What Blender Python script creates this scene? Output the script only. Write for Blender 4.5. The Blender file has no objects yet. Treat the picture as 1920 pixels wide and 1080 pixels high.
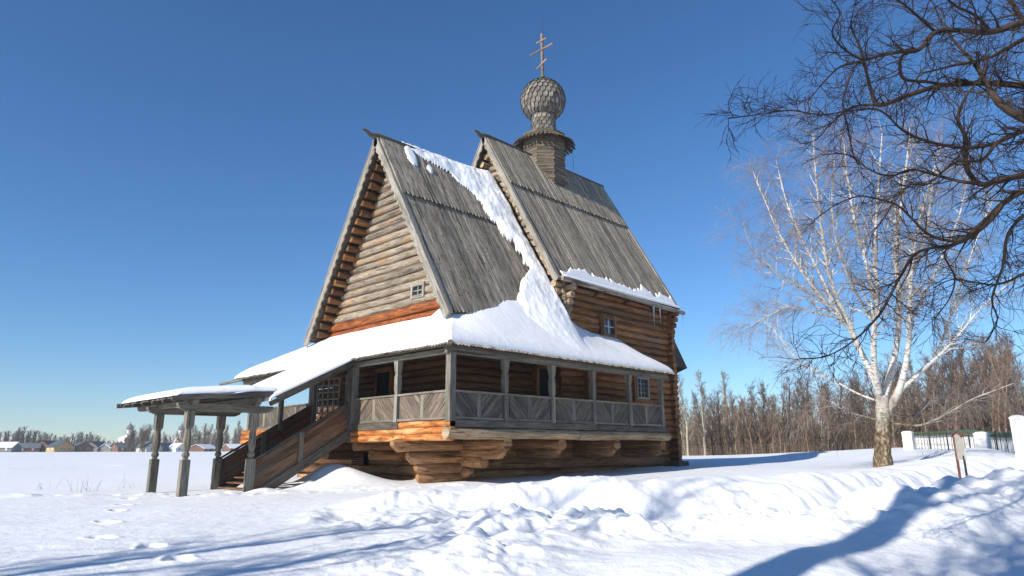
import bpy, math, random
import numpy as np
from mathutils import Vector
R=math.radians
scene=bpy.context.scene
COL=scene.collection
# ---------------------------------------------------------------- camera
CAM=np.array([-15.727,-18.466,-1.0485]); YAW=0.7748; PIT=0.23426; ROLL=-0.00516; FPX=1269.65
_fw=np.array([math.cos(YAW)*math.cos(PIT),math.sin(YAW)*math.cos(PIT),math.sin(PIT)])
_rt=np.array([math.sin(YAW),-math.cos(YAW),0.]); _up=np.cross(_rt,_fw)
_r=_rt*math.cos(ROLL)+_up*math.sin(ROLL); _u=-_rt*math.sin(ROLL)+_up*math.cos(ROLL)
cd=bpy.data.cameras.new('camera'); co=bpy.data.objects.new('camera',cd); COL.objects.link(co)
cd.sensor_width=36; cd.lens=FPX/1920*36; cd.clip_end=3000; cd.clip_start=.1
from mathutils import Matrix
M3=Matrix((( _r[0],_u[0],-_fw[0]),(_r[1],_u[1],-_fw[1]),(_r[2],_u[2],-_fw[2])))
co.matrix_world=Matrix.Translation(Vector(CAM))@M3.to_4x4()
scene.camera=co
def at(px,py,D):                      # direction through a point of the photograph, D metres out along the view axis
    return CAM+(_fw+(px-960)/FPX*_r-(py-540)/FPX*_u)*D
# ---------------------------------------------------------------- light
SAZ=R(-1); SEL=R(28.5)                  # azimuth the light travels to, elevation of the sun
w=bpy.data.worlds.new('World'); scene.world=w; w.use_nodes=True
nt=w.node_tree; nt.nodes.clear()
sky=nt.nodes.new('ShaderNodeTexSky'); sky.sky_type='NISHITA'; sky.sun_disc=False
sky.sun_elevation=SEL; sky.sun_rotation=math.atan2(-math.cos(SAZ),-math.sin(SAZ)); sky.air_density=1.0; sky.dust_density=0.0; sky.ozone_density=7.0; sky.altitude=100
bg=nt.nodes.new('ShaderNodeBackground'); bg.inputs[1].default_value=0.108
ou=nt.nodes.new('ShaderNodeOutputWorld'); hs=nt.nodes.new('ShaderNodeHueSaturation'); hs.inputs['Saturation'].default_value=1.08; nt.links.new(sky.outputs[0],hs.inputs['Color']); nt.links.new(hs.outputs[0],bg.inputs[0]); nt.links.new(bg.outputs[0],ou.inputs[0])
sd=bpy.data.lights.new('sun','SUN'); sd.energy=4.9; sd.angle=R(.53); sd.color=(1,.94,.84)
so=bpy.data.objects.new('sun',sd); COL.objects.link(so)
so.rotation_euler=Vector((math.cos(SAZ)*math.cos(SEL),math.sin(SAZ)*math.cos(SEL),-math.sin(SEL))).to_track_quat('-Z','Y').to_euler()
scene.view_settings.view_transform='Standard'; scene.view_settings.look='None'
scene.view_settings.exposure=0.39; scene.view_settings.gamma=1; scene.view_settings.use_curve_mapping=False
random.seed(5); RNG=np.random.default_rng(5)
# ---------------------------------------------------------------- noise
def vnoise(x,y,seed=0):
    xi=np.floor(x).astype(np.int64); yi=np.floor(y).astype(np.int64); xf=x-xi; yf=y-yi
    def h(a,b):
        n=(a*374761393+b*668265263+seed*974634777)&0x7fffffff
        n=((n^(n>>13))*1274126177)&0x7fffffff
        return ((n^(n>>16))&0xffff)/65535.
    u=xf*xf*xf*(xf*(xf*6-15)+10); v=yf*yf*yf*(yf*(yf*6-15)+10)
    return (h(xi,yi)*(1-u)+h(xi+1,yi)*u)*(1-v)+(h(xi,yi+1)*(1-u)+h(xi+1,yi+1)*u)*v
def fbm(x,y,o=4,seed=0):
    s=0;a=.5
    for i in range(o): s=s+a*(vnoise(x*2**i,y*2**i,seed+i)-.5); a*=.5
    return s
# ---------------------------------------------------------------- materials
def newmat(n):
    m=bpy.data.materials.new(n); m.use_nodes=True; t=m.node_tree; b=t.nodes['Principled BSDF']; return m,t,b
def N(t,k,**kw):
    n=t.nodes.new('ShaderNode'+k)
    for a,v in kw.items(): setattr(n,a,v)
    return n
def ramp(t,fac,stops):
    r=N(t,'ValToRGB'); e=r.color_ramp.elements
    while len(e)<len(stops): e.new(.5)
    for i,(p,c) in enumerate(stops): e[i].position=p; e[i].color=(c[0],c[1],c[2],1)
    t.links.new(fac,r.inputs[0]); return r.outputs[0]
def mix(t,f,a,b,mode='MIX'):
    m=N(t,'MixRGB',blend_type=mode)
    for i,v in enumerate((f,a,b)):
        if hasattr(v,'links'): t.links.new(v,m.inputs[i])
        elif isinstance(v,(int,float)): m.inputs[i].default_value=v
        else: m.inputs[i].default_value=(*v,1)
    return m.outputs[0]
def math_(t,op,a,b=0):
    m=N(t,'Math',operation=op)
    for i,v in enumerate((a,b)):
        if hasattr(v,'links'): t.links.new(v,m.inputs[i])
        else: m.inputs[i].default_value=v
    return m.outputs[0]
def wood(name,dark,mid,light,var=.5,knot=.6,crack=.7,patch=None,rough=.8,across=26,bump=.5):
    """timber: the grain attribute holds (metres along, metres across, piece number)"""
    m,t,b=newmat(name)
    at_=N(t,'Attribute',attribute_name='grain'); sx=N(t,'SeparateXYZ'); t.links.new(at_.outputs['Vector'],sx.inputs[0])
    def vec(a,c,k=7.3):
        cb=N(t,'CombineXYZ')
        for i,(s,q) in enumerate(((sx.outputs[0],a),(sx.outputs[1],c),(sx.outputs[2],k))): t.links.new(math_(t,'MULTIPLY',s,q),cb.inputs[i])
        return cb.outputs[0]
    def noise(v,sc=1,det=4,dis=0,ro=.6):
        n=N(t,'TexNoise'); t.links.new(v,n.inputs['Vector']); n.inputs['Scale'].default_value=sc; n.inputs['Detail'].default_value=det; n.inputs['Distortion'].default_value=dis; n.inputs['Roughness'].default_value=ro
        return n.outputs[0]
    fib=noise(vec(1.6,across),1,5,.4)
    col=ramp(t,fib,[(.3,dark),(.5,mid),(.72,light)])
    big=noise(vec(.7,3.0,3.1),1,3,.2)
    col=mix(t,.75,col,ramp(t,big,[(.3,(.55,.53,.5)),(.5,(1,1,1)),(.7,(1.35,1.3,1.25))]),'MULTIPLY')
    if patch:
        pn=noise(vec(.5,2.2,5.7),1,3,.5)
        fac=ramp(t,pn,[(patch[1]-.06,(0,0,0)),(patch[1]+.06,(1,1,1))])
        col=mix(t,fac,col,patch[0])
    wn=N(t,'TexWhiteNoise',noise_dimensions='1D'); t.links.new(sx.outputs[2],wn.inputs['W'])
    v=ramp(t,wn.outputs['Value'],[(0,(1-var,1-var,1-var)),(1,(1+var,1+var*.9,1+var*.8))])
    col=mix(t,1,col,v,'MULTIPLY')
    if knot:
        vo=N(t,'TexVoronoi'); t.links.new(vec(2.3,5.5),vo.inputs['Vector']); vo.inputs['Scale'].default_value=1
        kf=ramp(t,vo.outputs['Distance'],[(.10,(knot,)*3),(.2,(0,0,0))])
        col=mix(t,kf,col,tuple(c*.35 for c in dark))
    cr=noise(vec(.45,across*.42,9.1),1,2,.15,.4)
    cf=ramp(t,cr,[(.31,(crack,)*3),(.37,(0,0,0))]); col=mix(t,cf,col,tuple(c*.25 for c in dark))
    t.links.new(col,b.inputs['Base Color']); b.inputs['Roughness'].default_value=rough; b.inputs['Specular IOR Level'].default_value=.25
    bp=N(t,'Bump'); bp.inputs['Strength'].default_value=bump; bp.inputs['Distance'].default_value=.02
    h=math_(t,'SUBTRACT',fib,math_(t,'MULTIPLY',cf,.8)); t.links.new(h,bp.inputs['Height']); t.links.new(bp.outputs[0],b.inputs['Normal'])
    return m
def plain(name,c,rough=.7,c2=None,scale=3,metal=0,coord='Object',lo=.35,hi=.65,bump=0,stretch=(1,1,1)):
    m,t,b=newmat(name); b.inputs['Roughness'].default_value=rough; b.inputs['Metallic'].default_value=metal; b.inputs['Specular IOR Level'].default_value=.3
    tc=N(t,'TexCoord'); mp=N(t,'Mapping'); mp.inputs['Scale'].default_value=stretch; t.links.new(tc.outputs[coord],mp.inputs[0])
    n=N(t,'TexNoise'); n.inputs['Scale'].default_value=scale; n.inputs['Detail'].default_value=5; t.links.new(mp.outputs[0],n.inputs[0])
    c2=c2 or tuple(x*.75 for x in c)
    t.links.new(ramp(t,n.outputs[0],[(lo,c2),(hi,c)]),b.inputs['Base Color'])
    if bump:
        bp=N(t,'Bump'); bp.inputs['Strength'].default_value=bump; bp.inputs['Distance'].default_value=.03; t.links.new(n.outputs[0],bp.inputs['Height']); t.links.new(bp.outputs[0],b.inputs['Normal'])
    return m
MAT={}
MAT['gable']=wood('weathered_gable_log',(.085,.068,.05),(.245,.20,.15),(.36,.31,.245),var=.28,patch=((.32,.19,.09),.63),across=20)
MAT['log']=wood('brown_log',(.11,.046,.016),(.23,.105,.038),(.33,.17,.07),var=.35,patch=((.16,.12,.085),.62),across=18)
MAT['innerlog']=wood('shade_toned_inner_log',(.06,.027,.011),(.13,.062,.026),(.185,.105,.048),var=.3,patch=((.11,.085,.062),.60),across=18)  # brown log darkened so the gallery's shade sits in its colour
MAT['lowlog']=wood('basement_log',(.13,.062,.027),(.34,.185,.09),(.48,.30,.165),var=.25,patch=((.20,.10,.045),.6),across=18)
MAT['orange']=wood('orange_log',(.17,.05,.014),(.40,.14,.035),(.58,.28,.10),var=.25,patch=((.62,.36,.16),.62),across=14,knot=.8)
MAT['red']=wood('red_brown_log',(.09,.022,.008),(.21,.062,.018),(.34,.125,.04),var=.3,across=14,knot=.8,patch=((.20,.13,.08),.66))
MAT['sill']=wood('grey_tan_sill_log',(.14,.10,.06),(.34,.25,.155),(.45,.35,.23),var=.15,across=16)
MAT['greysill']=wood('grey_sill_board',(.045,.038,.03),(.10,.088,.073),(.165,.148,.126),var=.25,across=22)
MAT['roof']=wood('grey_roof_board',(.09,.076,.058),(.26,.23,.185),(.37,.335,.28),var=.32,knot=.85,across=17)
MAT['roof2']=wood('light_roof_board',(.13,.11,.083),(.275,.243,.19),(.37,.33,.265),var=.32,knot=.7,across=17)
MAT['barge']=wood('pale_bargeboard',(.15,.135,.115),(.26,.24,.205),(.35,.325,.285),var=.12,across=28)
MAT['post']=wood('grey_post_timber',(.085,.077,.06),(.18,.165,.135),(.26,.24,.20),var=.25,knot=.4,across=34)
MAT['rail']=wood('dark_grey_railing_board',(.035,.030,.024),(.10,.088,.072),(.19,.17,.142),var=.4,patch=((.14,.10,.06),.68),across=34)
MAT['railwarm']=wood('brown_grey_railing_board',(.05,.037,.027),(.135,.108,.085),(.24,.205,.17),var=.35,patch=((.26,.15,.07),.66),across=34)
MAT['brownboard']=wood('brown_stair_board',(.075,.038,.018),(.16,.088,.048),(.235,.15,.09),var=.25,across=26,patch=((.11,.098,.082),.54))
MAT['shingle']=wood('silver_shingle',(.07,.062,.054),(.175,.16,.14),(.27,.255,.23),var=.55,knot=0,crack=.2,across=30)
MAT['octagon']=wood('tower_log',(.06,.048,.034),(.125,.102,.075),(.19,.16,.12),var=.35,across=20)
MAT['crosswood']=wood('bronze_grey_cross_timber',(.10,.07,.05),(.20,.15,.115),(.28,.22,.18),var=.1)
MAT['darkwood']=wood('dark_wood',(.05,.04,.03),(.10,.082,.062),(.15,.125,.1),var=.2)
MAT['white']=plain('white_paint',(.72,.70,.65),.6,(.6,.57,.5),8)
MAT['void']=plain('dark_interior',(.012,.010,.008),.9)
MAT['iron']=plain('dark_iron',(.03,.03,.035),.5,scale=20)
MAT['render_wall']=plain('whitewash',(.78,.77,.74),.85,(.66,.65,.62),1.5)
MAT['green']=plain('green_fence_cap',(.10,.16,.07),.7,(.06,.10,.045),6)
MAT['redframe']=plain('red_brown_frame',(.17,.065,.045),.6,scale=9)
MAT['board']=plain('sign_panel_back',(.46,.43,.38),.7,(.38,.355,.31),6)
m,t,b=newmat('window_glass'); b.inputs['Base Color'].default_value=(.03,.04,.05,1); b.inputs['Roughness'].default_value=.08; b.inputs['Specular IOR Level'].default_value=.7; MAT['glass']=m
m,t,b=newmat('ice'); b.inputs['Base Color'].default_value=(.9,.94,.97,1); b.inputs['Roughness'].default_value=.12; b.inputs['Transmission Weight'].default_value=.7; b.inputs['IOR'].default_value=1.31; MAT['ice']=m
def snowmat(name,bump=.5,s1=3.,s2=22.,col=(.82,.825,.835)):
    m,t,b=newmat(name); b.inputs['Base Color'].default_value=(*col,1); b.inputs['Roughness'].default_value=.6; b.inputs['Specular IOR Level'].default_value=.25
    tc=N(t,'TexCoord'); n=N(t,'TexNoise'); n.inputs['Scale'].default_value=s1; n.inputs['Detail'].default_value=6; n.inputs['Roughness'].default_value=.62; t.links.new(tc.outputs['Object'],n.inputs[0])
    n2=N(t,'TexNoise'); n2.inputs['Scale'].default_value=s2; n2.inputs['Detail'].default_value=4; t.links.new(tc.outputs['Object'],n2.inputs[0])
    n5=N(t,'TexNoise'); n5.inputs['Scale'].default_value=75; n5.inputs['Detail'].default_value=3; t.links.new(tc.outputs['Object'],n5.inputs[0])
    h=math_(t,'ADD',math_(t,'ADD',n.outputs[0],math_(t,'MULTIPLY',n2.outputs[0],.25)),math_(t,'MULTIPLY',n5.outputs[0],.07))
    bp=N(t,'Bump'); bp.inputs['Strength'].default_value=bump; bp.inputs['Distance'].default_value=.08; t.links.new(h,bp.inputs['Height']); t.links.new(bp.outputs[0],b.inputs['Normal'])
    return m
MAT['snow']=snowmat('field_snow'); MAT['roofsnow']=snowmat('roof_snow',.35,2.2,16)
# ---------------------------------------------------------------- object helpers
def tag(o,label=None,cat=None,group=None,kind=None):
    for k,v in (('label',label),('category',cat),('group',group),('kind',kind)):
        if v: o[k]=v
    return o
def empty(name,loc,label,cat,group=None):
    o=bpy.data.objects.new(name,None); COL.objects.link(o); o.location=loc; o.empty_display_size=.3
    return tag(o,label,cat,group)
def mesh_obj(name,V,F,mat,parent=None,grain=None,smooth=False):
    me=bpy.data.meshes.new(name); V=np.asarray(V,float)
    off=np.zeros(3)
    p=parent
    while p is not None: off+=np.array(p.location); p=p.parent
    me.from_pydata((V-off).tolist(),[],F if isinstance(F,list) else F.tolist())
    if grain is not None:
        a=me.attributes.new('grain','FLOAT_VECTOR','POINT'); a.data.foreach_set('vector',np.asarray(grain,np.float32).ravel())
    if smooth: me.polygons.foreach_set('use_smooth',[True]*len(me.polygons))
    me.materials.append(mat); me.update()
    o=bpy.data.objects.new(name,me); COL.objects.link(o)
    if parent is not None: o.parent=parent
    return o
PID=[0]
def npid(): PID[0]+=1; return PID[0]*1.0
class MB:
    def __init__(s): s.V=[];s.F=[];s.G=[]
    def add(s,V,F,G):
        n=len(s.V); s.V+=[tuple(v) for v in V]; s.F+=[tuple(i+n for i in f) for f in F]; s.G+=[tuple(g) for g in G]
    def hexa(s,c,pid=None,along=None):
        """box from 8 corners c[0..3] bottom ring, c[4..7] top ring"""
        pid=npid() if pid is None else pid
        c=[np.array(q,float) for q in c]
        ax=[c[1]-c[0],c[3]-c[0],c[4]-c[0]]; L=[np.linalg.norm(a) for a in ax]
        i=int(np.argmax(L)) if along is None else along; a=ax[i]/max(L[i],1e-9); oth=[j for j in range(3) if j!=i]
        F=[(0,3,2,1),(4,5,6,7),(0,1,5,4),(1,2,6,5),(2,3,7,6),(3,0,4,7)]
        V=[];FF=[];G=[]; b1=ax[oth[0]]/max(L[oth[0]],1e-9); b2=ax[oth[1]]/max(L[oth[1]],1e-9)
        for f in F:
            k=len(V)
            for q in f:
                V.append(c[q]); d=c[q]-c[0]; G.append((d@a,d@b1+d@b2,pid))
            FF.append((k,k+1,k+2,k+3))
        s.add(V,FF,G)
    def box(s,lo,hi,pid=None,along=None):
        x0,y0,z0=lo;x1,y1,z1=hi
        s.hexa([(x0,y0,z0),(x1,y0,z0),(x1,y1,z0),(x0,y1,z0),(x0,y0,z1),(x1,y0,z1),(x1,y1,z1),(x0,y1,z1)],pid,along)
    def bar(s,p0,p1,wd,ht,up=(0,0,1),pid=None):
        p0=np.array(p0,float);p1=np.array(p1,float); d=p1-p0; d/=np.linalg.norm(d); up=np.array(up,float)
        sd_=np.cross(d,up); sd_/=np.linalg.norm(sd_); u=np.cross(sd_,d); a=sd_*wd/2; b_=u*ht/2
        s.hexa([p0-a-b_,p1-a-b_,p1+a-b_,p0+a-b_,p0-a+b_,p1-a+b_,p1+a+b_,p0+a+b_],pid,0)
    def log(s,p0,p1,r,jit=.03,n=12,seg=.6,pid=None,taper=0,cut=0):
        pid=npid() if pid is None else pid
        p0=np.array(p0,float);p1=np.array(p1,float); d=p1-p0; L=np.linalg.norm(d); d/=L
        up=np.array((0,0,1.)) if abs(d[2])<.9 else np.array((1.,0,0)); a=np.cross(d,up); a/=np.linalg.norm(a); b_=np.cross(a,d)
        k=max(2,int(L/seg)+1); V=[];F=[];G=[]; ph=random.random()*6
        for i in range(k):
            q=i/(k-1); c=p0+d*L*q+(a*math.sin(q*L*.7+ph)+b_*math.cos(q*L*.9+ph*2))*r*jit*.7
            for j in range(n+1):
                th=2*math.pi*j/n; rr=r*(1+taper*q)*(1+random.uniform(-jit,jit)*.6)
                if j==n: V.append(V[-n]); 
                else: V.append(c+(a*math.cos(th)+b_*math.sin(th))*rr)
                G.append((q*L,th*r,pid))
        if cut:
            r0=V[:n+1]; c0=sum(r0[:n])/n; tip=c0-d*.26+np.array((0,0,r*.28)); ring=[tip+(v-c0)*.50+np.array((0,0,0)) for v in r0]
            V=ring+V; G=[(-.26,g_[1],pid) for g_ in G[:n+1]]+G; k+=1
        m_=n+1
        for i in range(k-1):
            for j in range(n): F.append((i*m_+j,i*m_+j+1,(i+1)*m_+j+1,(i+1)*m_+j))
        # end caps with their own verts
        for e,i in ((0,0),(1,k-1)):
            st=len(V)
            for j in range(n):
                vv=V[i*m_+j]; V.append(np.array(vv)); G.append((.5*math.cos(6.28*j/n)*r,.5*math.sin(6.28*j/n)*r,pid+.5))
            F.append(tuple(range(st,st+n)) if e else tuple(reversed(range(st,st+n))))
        s.add(V,F,G)
    def prism(s,pts,off,pid=None,gdir=None):
        """flat polygon pts (3d) extruded by off"""
        pid=npid() if pid is None else pid; pts=[np.array(p,float) for p in pts]; off=np.array(off,float)
        g=np.array(gdir if gdir is not None else pts[1]-pts[0],float); g/=np.linalg.norm(g); nn=off/np.linalg.norm(off); g2=np.cross(nn,g)
        V=[];F=[];G=[]; n=len(pts)
        def put(p): V.append(p); d=p-pts[0]; G.append((d@g,d@g2+d@nn,pid)); return len(V)-1
        F.append(tuple(put(p) for p in reversed(pts))); F.append(tuple(put(p+off) for p in pts))
        for i in range(n):
            a=pts[i];b_=pts[(i+1)%n]; F.append((put(a),put(b_),put(b_+off),put(a+off)))
        s.add(V,F,G)
    def lathe(s,c,prof,n=16,rot=0,pid=None,gd='v'):
        """prof [(r,z)] turned round a vertical axis through c"""
        pid=npid() if pid is None else pid; V=[];F=[];G=[]; c=np.array(c,float); acc=0
        for i,(r,z) in enumerate(prof):
            if i: acc+=math.hypot(r-prof[i-1][0],z-prof[i-1][1])
            for j in range(n+1):
                th=rot+2*math.pi*j/n; V.append(c+np.array((r*math.cos(th),r*math.sin(th),z))); G.append((acc,th*max(r,.05),pid))
        m_=n+1
        for i in range(len(prof)-1):
            for j in range(n): F.append((i*m_+j,i*m_+j+1,(i+1)*m_+j+1,(i+1)*m_+j))
        s.add(V,F,G)
    def build(s,name,mat,parent=None,smooth=False):
        o=mesh_obj(name,s.V,s.F,mat,parent,s.G,smooth); return o
def sharp(o,ang=40):
    me=o.data; me.polygons.foreach_set('use_smooth',[True]*len(me.polygons)); 
    try: me.set_sharp_from_angle(angle=R(ang))
    except Exception: pass
    return o
# ---------------------------------------------------------------- ground
CTRL=np.array([(-15.7,-18.5,-2.72),(-12.3,-3.3,-2.55),(-10.3,-5.5,-2.55),(-8.3,-7.7,-2.5),(-6.4,-9.8,-2.55),(-8,-12,-2.62),(-11,-14,-2.7),
 (-7.8,9.6,-2.6),(-6.4,6.3,-2.57),(-4.1,6.3,-2.5),(-4.1,9.4,-2.5),(-6.4,9.4,-2.6),(-1.5,6.5,-2.35),(-3,3.6,-2.45),(2.,2.5,-2.25),(2,0,-2.3),(6,2.5,-2.2),(10,2.5,-2.1),(15,2.5,-2.02),(19,2.5,-1.93),
 (11.63,-10.3,-1.9),(8,-10,-1.95),(16,-8,-1.9),(20,-5,-1.95),(28,0,-2.0),(40,5,-2.0),(10,-15,-1.8),(22,-13,-1.6),(30,-10,-1.5),(40,-8,-1.1),(45,-3,-1.2),(50,-2,-.95),(45,-12,-.72),(60,-8,-.4),(60,5,-1.5),(60,20,-1.95),(60,45,-2.0),(90,0,-1),(90,60,-2),
 (1.2,-2,-2.15),(7,-1,-2.12),(9,-4,-2.12),(4,-6,-2.25),(-12,20,-2.75),(-14,45,-2.7),(0,60,-2.8),(30,60,-2.6),(-15,100,-2.7),(30,150,-2.4),(-60,60,-2.7),(-60,-20,-2.7),(-40,-60,-2.7),(0,-60,-2.6),(60,-60,-2),(30,200,-1.9),(20,330,-.9),(50,295,-1.0),(95,250,-1.2),(-10,220,-2.2),(60,180,-2.0),(150,120,-2.0),(-40,0,-2.7),(-22,0,-2.62),(-20,-12,-2.65)],float)
def polyd(x,y,P):
    """distance to a polyline and interpolated third coordinate"""
    best=np.full(x.shape,1e9); val=np.zeros(x.shape); side=np.zeros(x.shape)
    for a,b in zip(P[:-1],P[1:]):
        dx,dy=b[0]-a[0],b[1]-a[1]; L=dx*dx+dy*dy; q=np.clip(((x-a[0])*dx+(y-a[1])*dy)/L,0,1)
        d=np.hypot(x-a[0]-q*dx,y-a[1]-q*dy); k=d<best; best=np.where(k,d,best); val=np.where(k,a[2]+(b[2]-a[2])*q,val)
    return best,val
BACK=[(-4.5,-3.9,-2.15),(-1.9,-6.2,-1.92),(0,-7.9,-1.8),(3,-10.2,-1.76),(7,-11,-1.8),(12,-11.4,-1.72),(17,-12,-1.55)]
TRENCH=[(-5.4,-5.6,-2.45),(-3.76,-7.1,-2.75),(-2.86,-9.0,-2.95),(-1.57,-11.4,-3.0),(1.16,-12.9,-2.9),(6,-13.6,-2.7),(11.3,-14.0,-2.4),(16,-14.5,-2.1)]
CREST=[(-9.5,-11.0,-2.5),(-6.9,-9.6,-2.38),(-5.0,-8.7,-2.1),(-4.75,-9.9,-2.25),(-4.7,-11.4,-2.42),(-3.7,-12.8,-2.3),(-2.4,-14.1,-2.08),(-.9,-14.95,-1.85),(.5,-15.6,-1.72),(1.2,-16.2,-1.5),(3,-18,-1.35)]
MOUND=[(-.5,7.0,.9,1.5,.62),(-.6,4.9,1.3,1.6,.34),(-1.0,5.9,1.6,1.6,.2),(-3.9,5.55,.5,.5,.16),(-5.6,5.3,.6,.4,.10),(16,-11.5,2.5,1.6,.45),(21,-11.5,3,1.6,.5),(24,-10,3,2,.4),(-1.9,-2.7,1.8,1.2,.14),(6.8,-8.4,2.6,1.2,.22),(2.5,-5.5,3,1.5,.12),
 (-5.2,-8.4,.35,.5,.10),(-4.3,-8.8,.3,.3,.12),(-5.0,-10.6,.5,.6,.12),(-7.3,-13.2,1.2,.8,.18),(-5.8,-14.5,1.5,1,.18)]
STEPS=[(-7.3,8.3),(-8.09,6.44),(-9.03,3.67),(-9.87,1.4),(-10.83,-1.4),(-11.77,-4.3),(-11.5,-6.2),(-11.75,-7.9)]
def ground_h(x,y):
    x=np.asarray(x,float); y=np.asarray(y,float)
    num=np.zeros(x.shape); den=np.zeros(x.shape)
    r0=np.hypot(x-CAM[0],y-CAM[1])
    for cx,cy,cz in CTRL:
        rr=2.2+.10*math.hypot(cx-CAM[0],cy-CAM[1]); w_=1/((x-cx)**2+(y-cy)**2+rr*rr*.5)**2; num+=w_*cz; den+=w_
    h=num/den
    for mx,my,sx,sy,a in MOUND: h=h+a*np.exp(-((x-mx)/sx)**2-((y-my)/sy)**2)
    near=np.exp(-(r0/70)**2)
    h=h+.10*near*fbm(x*.35,y*.35,3,3)
    dB,zB=polyd(x+.5*fbm(x*.5,y*.5,2,25),y+.5*fbm(x*.5+5,y*.5,2,26),BACK); wB=np.exp(-(dB/1.5)**2); zb=zB+.3*fbm(x*.8,y*.8,2,27); h=np.where(zb>h,h*(1-wB)+zb*wB,h)
    dT,zT=polyd(x+.35*fbm(x*.8,y*.8,2,21),y+.35*fbm(x*.8+9,y*.8,2,22),TRENCH); wT=np.exp(-(dT/1.45)**4); h=h*(1-wT)+zT*wT
    dC,zC=polyd(x,y,CREST); wC=np.exp(-(dC/1.55)**2); zc=zC+.22*fbm(x*.9,y*.9,3,5); h=np.where(zc>h,h*(1-wC)+zc*wC,h)
    rough=np.exp(-((dC-.2)/1.2)**2)*.9+np.exp(-((dT-1.6)/1.3)**2)*.55+np.exp(-((x+4)/3.)**2-((y+8.5)/3.)**2)*.5
    # ragged strip of trodden snow in front of the stairs
    dS,_=polyd(x,y,[(-12,15,0),(-10.2,12.3,0),(-7.8,9.2,0),(-5.6,5.6,0),(-4,4.2,0),(-2.5,2.8,0),(1,.4,0)]); strip=np.exp(-(dS/.9)**2)*.55
    rough=np.clip(rough+strip,0,1.2); vis=np.exp(-(r0/26)**2)
    h=h+rough*(.42*fbm(x*1.0,y*1.0,3,11)+.13*fbm(x*2.6+y,y*2.6,3,12)+.07*np.maximum(0,fbm(x*4.3,y*4.3,2,17))*1.4)
    uu=x*.8-y*.6; vv=x*.6+y*.8; h=h+.50*fbm(uu*1.3+.5*fbm(x,y,2,75),vv*.3,3,76)*np.exp(-((dT-1.9)/.9)**2)
    cl=vnoise(x*2.1+.6*fbm(x*3,y*3,2,71),y*2.1,72); c2=vnoise(x*5.1,y*5.1,73); h=h+np.clip(rough-.15,0,1)*(.17*np.clip(cl-.5,0,1)*1.3+.12*np.clip(c2-.55,0,1)*1.6)
    field=np.exp(-((r0-45)/30)**2); h=h+field*.10*fbm(x*.12,y*.5,4,91)+.14*np.exp(-((r0-95)/14)**2)*np.clip(fbm(x*.25,y*.25,4,92)*3,0,1)
    # wind ripples and small lumps everywhere near
    h=h+vis*(.055*fbm(x*1.1+y*.3,y*1.6-x*.4,4,31)+.018*fbm(x*7,y*7,3,37))
    lum=vnoise(x*3.1,y*3.1,41); h=h+vis*.05*np.clip(lum-.86,0,1)/.14*(rough+.25)
    for sx,sy in STEPS:
        d=np.hypot((x-sx+.25*fbm(x*3,y*3,2,95))/.15,(y-sy+.3*fbm(x*3+7,y*3,2,96))/.27); h=h-.17*np.exp(-d**4)+.02*np.exp(-((d-1.6)/.4)**2)*(1+1.5*fbm(x*5,y*5,2,97))
    return h
def build_ground():
    # polar sheet centred under the camera, fine in front, reaching the horizon
    th=np.concatenate([np.linspace(-4,92,860),np.linspace(92,356,130)[1:]])*math.pi/180
    r=[.0]; q=2.2
    r+=list(np.geomspace(1.5,6,20)); r+=list(np.geomspace(6,34,430)[1:]); r+=list(np.geomspace(34,2500,150)[1:])
    r=np.array(r[1:]); T,RR=np.meshgrid(th,r); X=CAM[0]+RR*np.cos(T); Y=CAM[1]+RR*np.sin(T); Z=ground_h(X,Y)
    far=np.clip((RR-300)/400,0,1); Z=Z*(1-far)+(-1.3)*far
    n,m_=X.shape; V=np.stack([X,Y,Z],-1).reshape(-1,3)
    V=np.vstack([V,[[CAM[0],CAM[1],-2.72]]])
    i,j=np.meshgrid(np.arange(n-1),np.arange(m_-1),indexing='ij'); a=(i*m_+j).ravel()
    F=np.stack([a,a+m_,a+m_+1,a+1],-1)
    me=bpy.data.meshes.new('snow_field'); me.vertices.add(len(V)); me.vertices.foreach_set('co',V.ravel().astype(np.float32))
    tri=[(len(V)-1,k,k+1) for k in range(m_-1)]
    nf=len(F); loops=np.concatenate([F.ravel(),np.array(tri).ravel()]); me.loops.add(len(loops)); me.loops.foreach_set('vertex_index',loops.astype(np.int32))
    me.polygons.add(nf+len(tri)); me.polygons.foreach_set('loop_start',np.concatenate([np.arange(nf)*4,nf*4+np.arange(len(tri))*3]).astype(np.int32))
    me.polygons.foreach_set('use_smooth',[True]*(nf+len(tri))); me.update(calc_edges=True); me.validate()
    me.materials.append(MAT['snow']); o=bpy.data.objects.new('ground',me); COL.objects.link(o); tag(o,'snow covered ground with banks, a trench and footprints','snow field',kind='structure')
build_ground()
def gz(x,y): return float(ground_h(np.array([x]),np.array([y]))[0])
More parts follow.
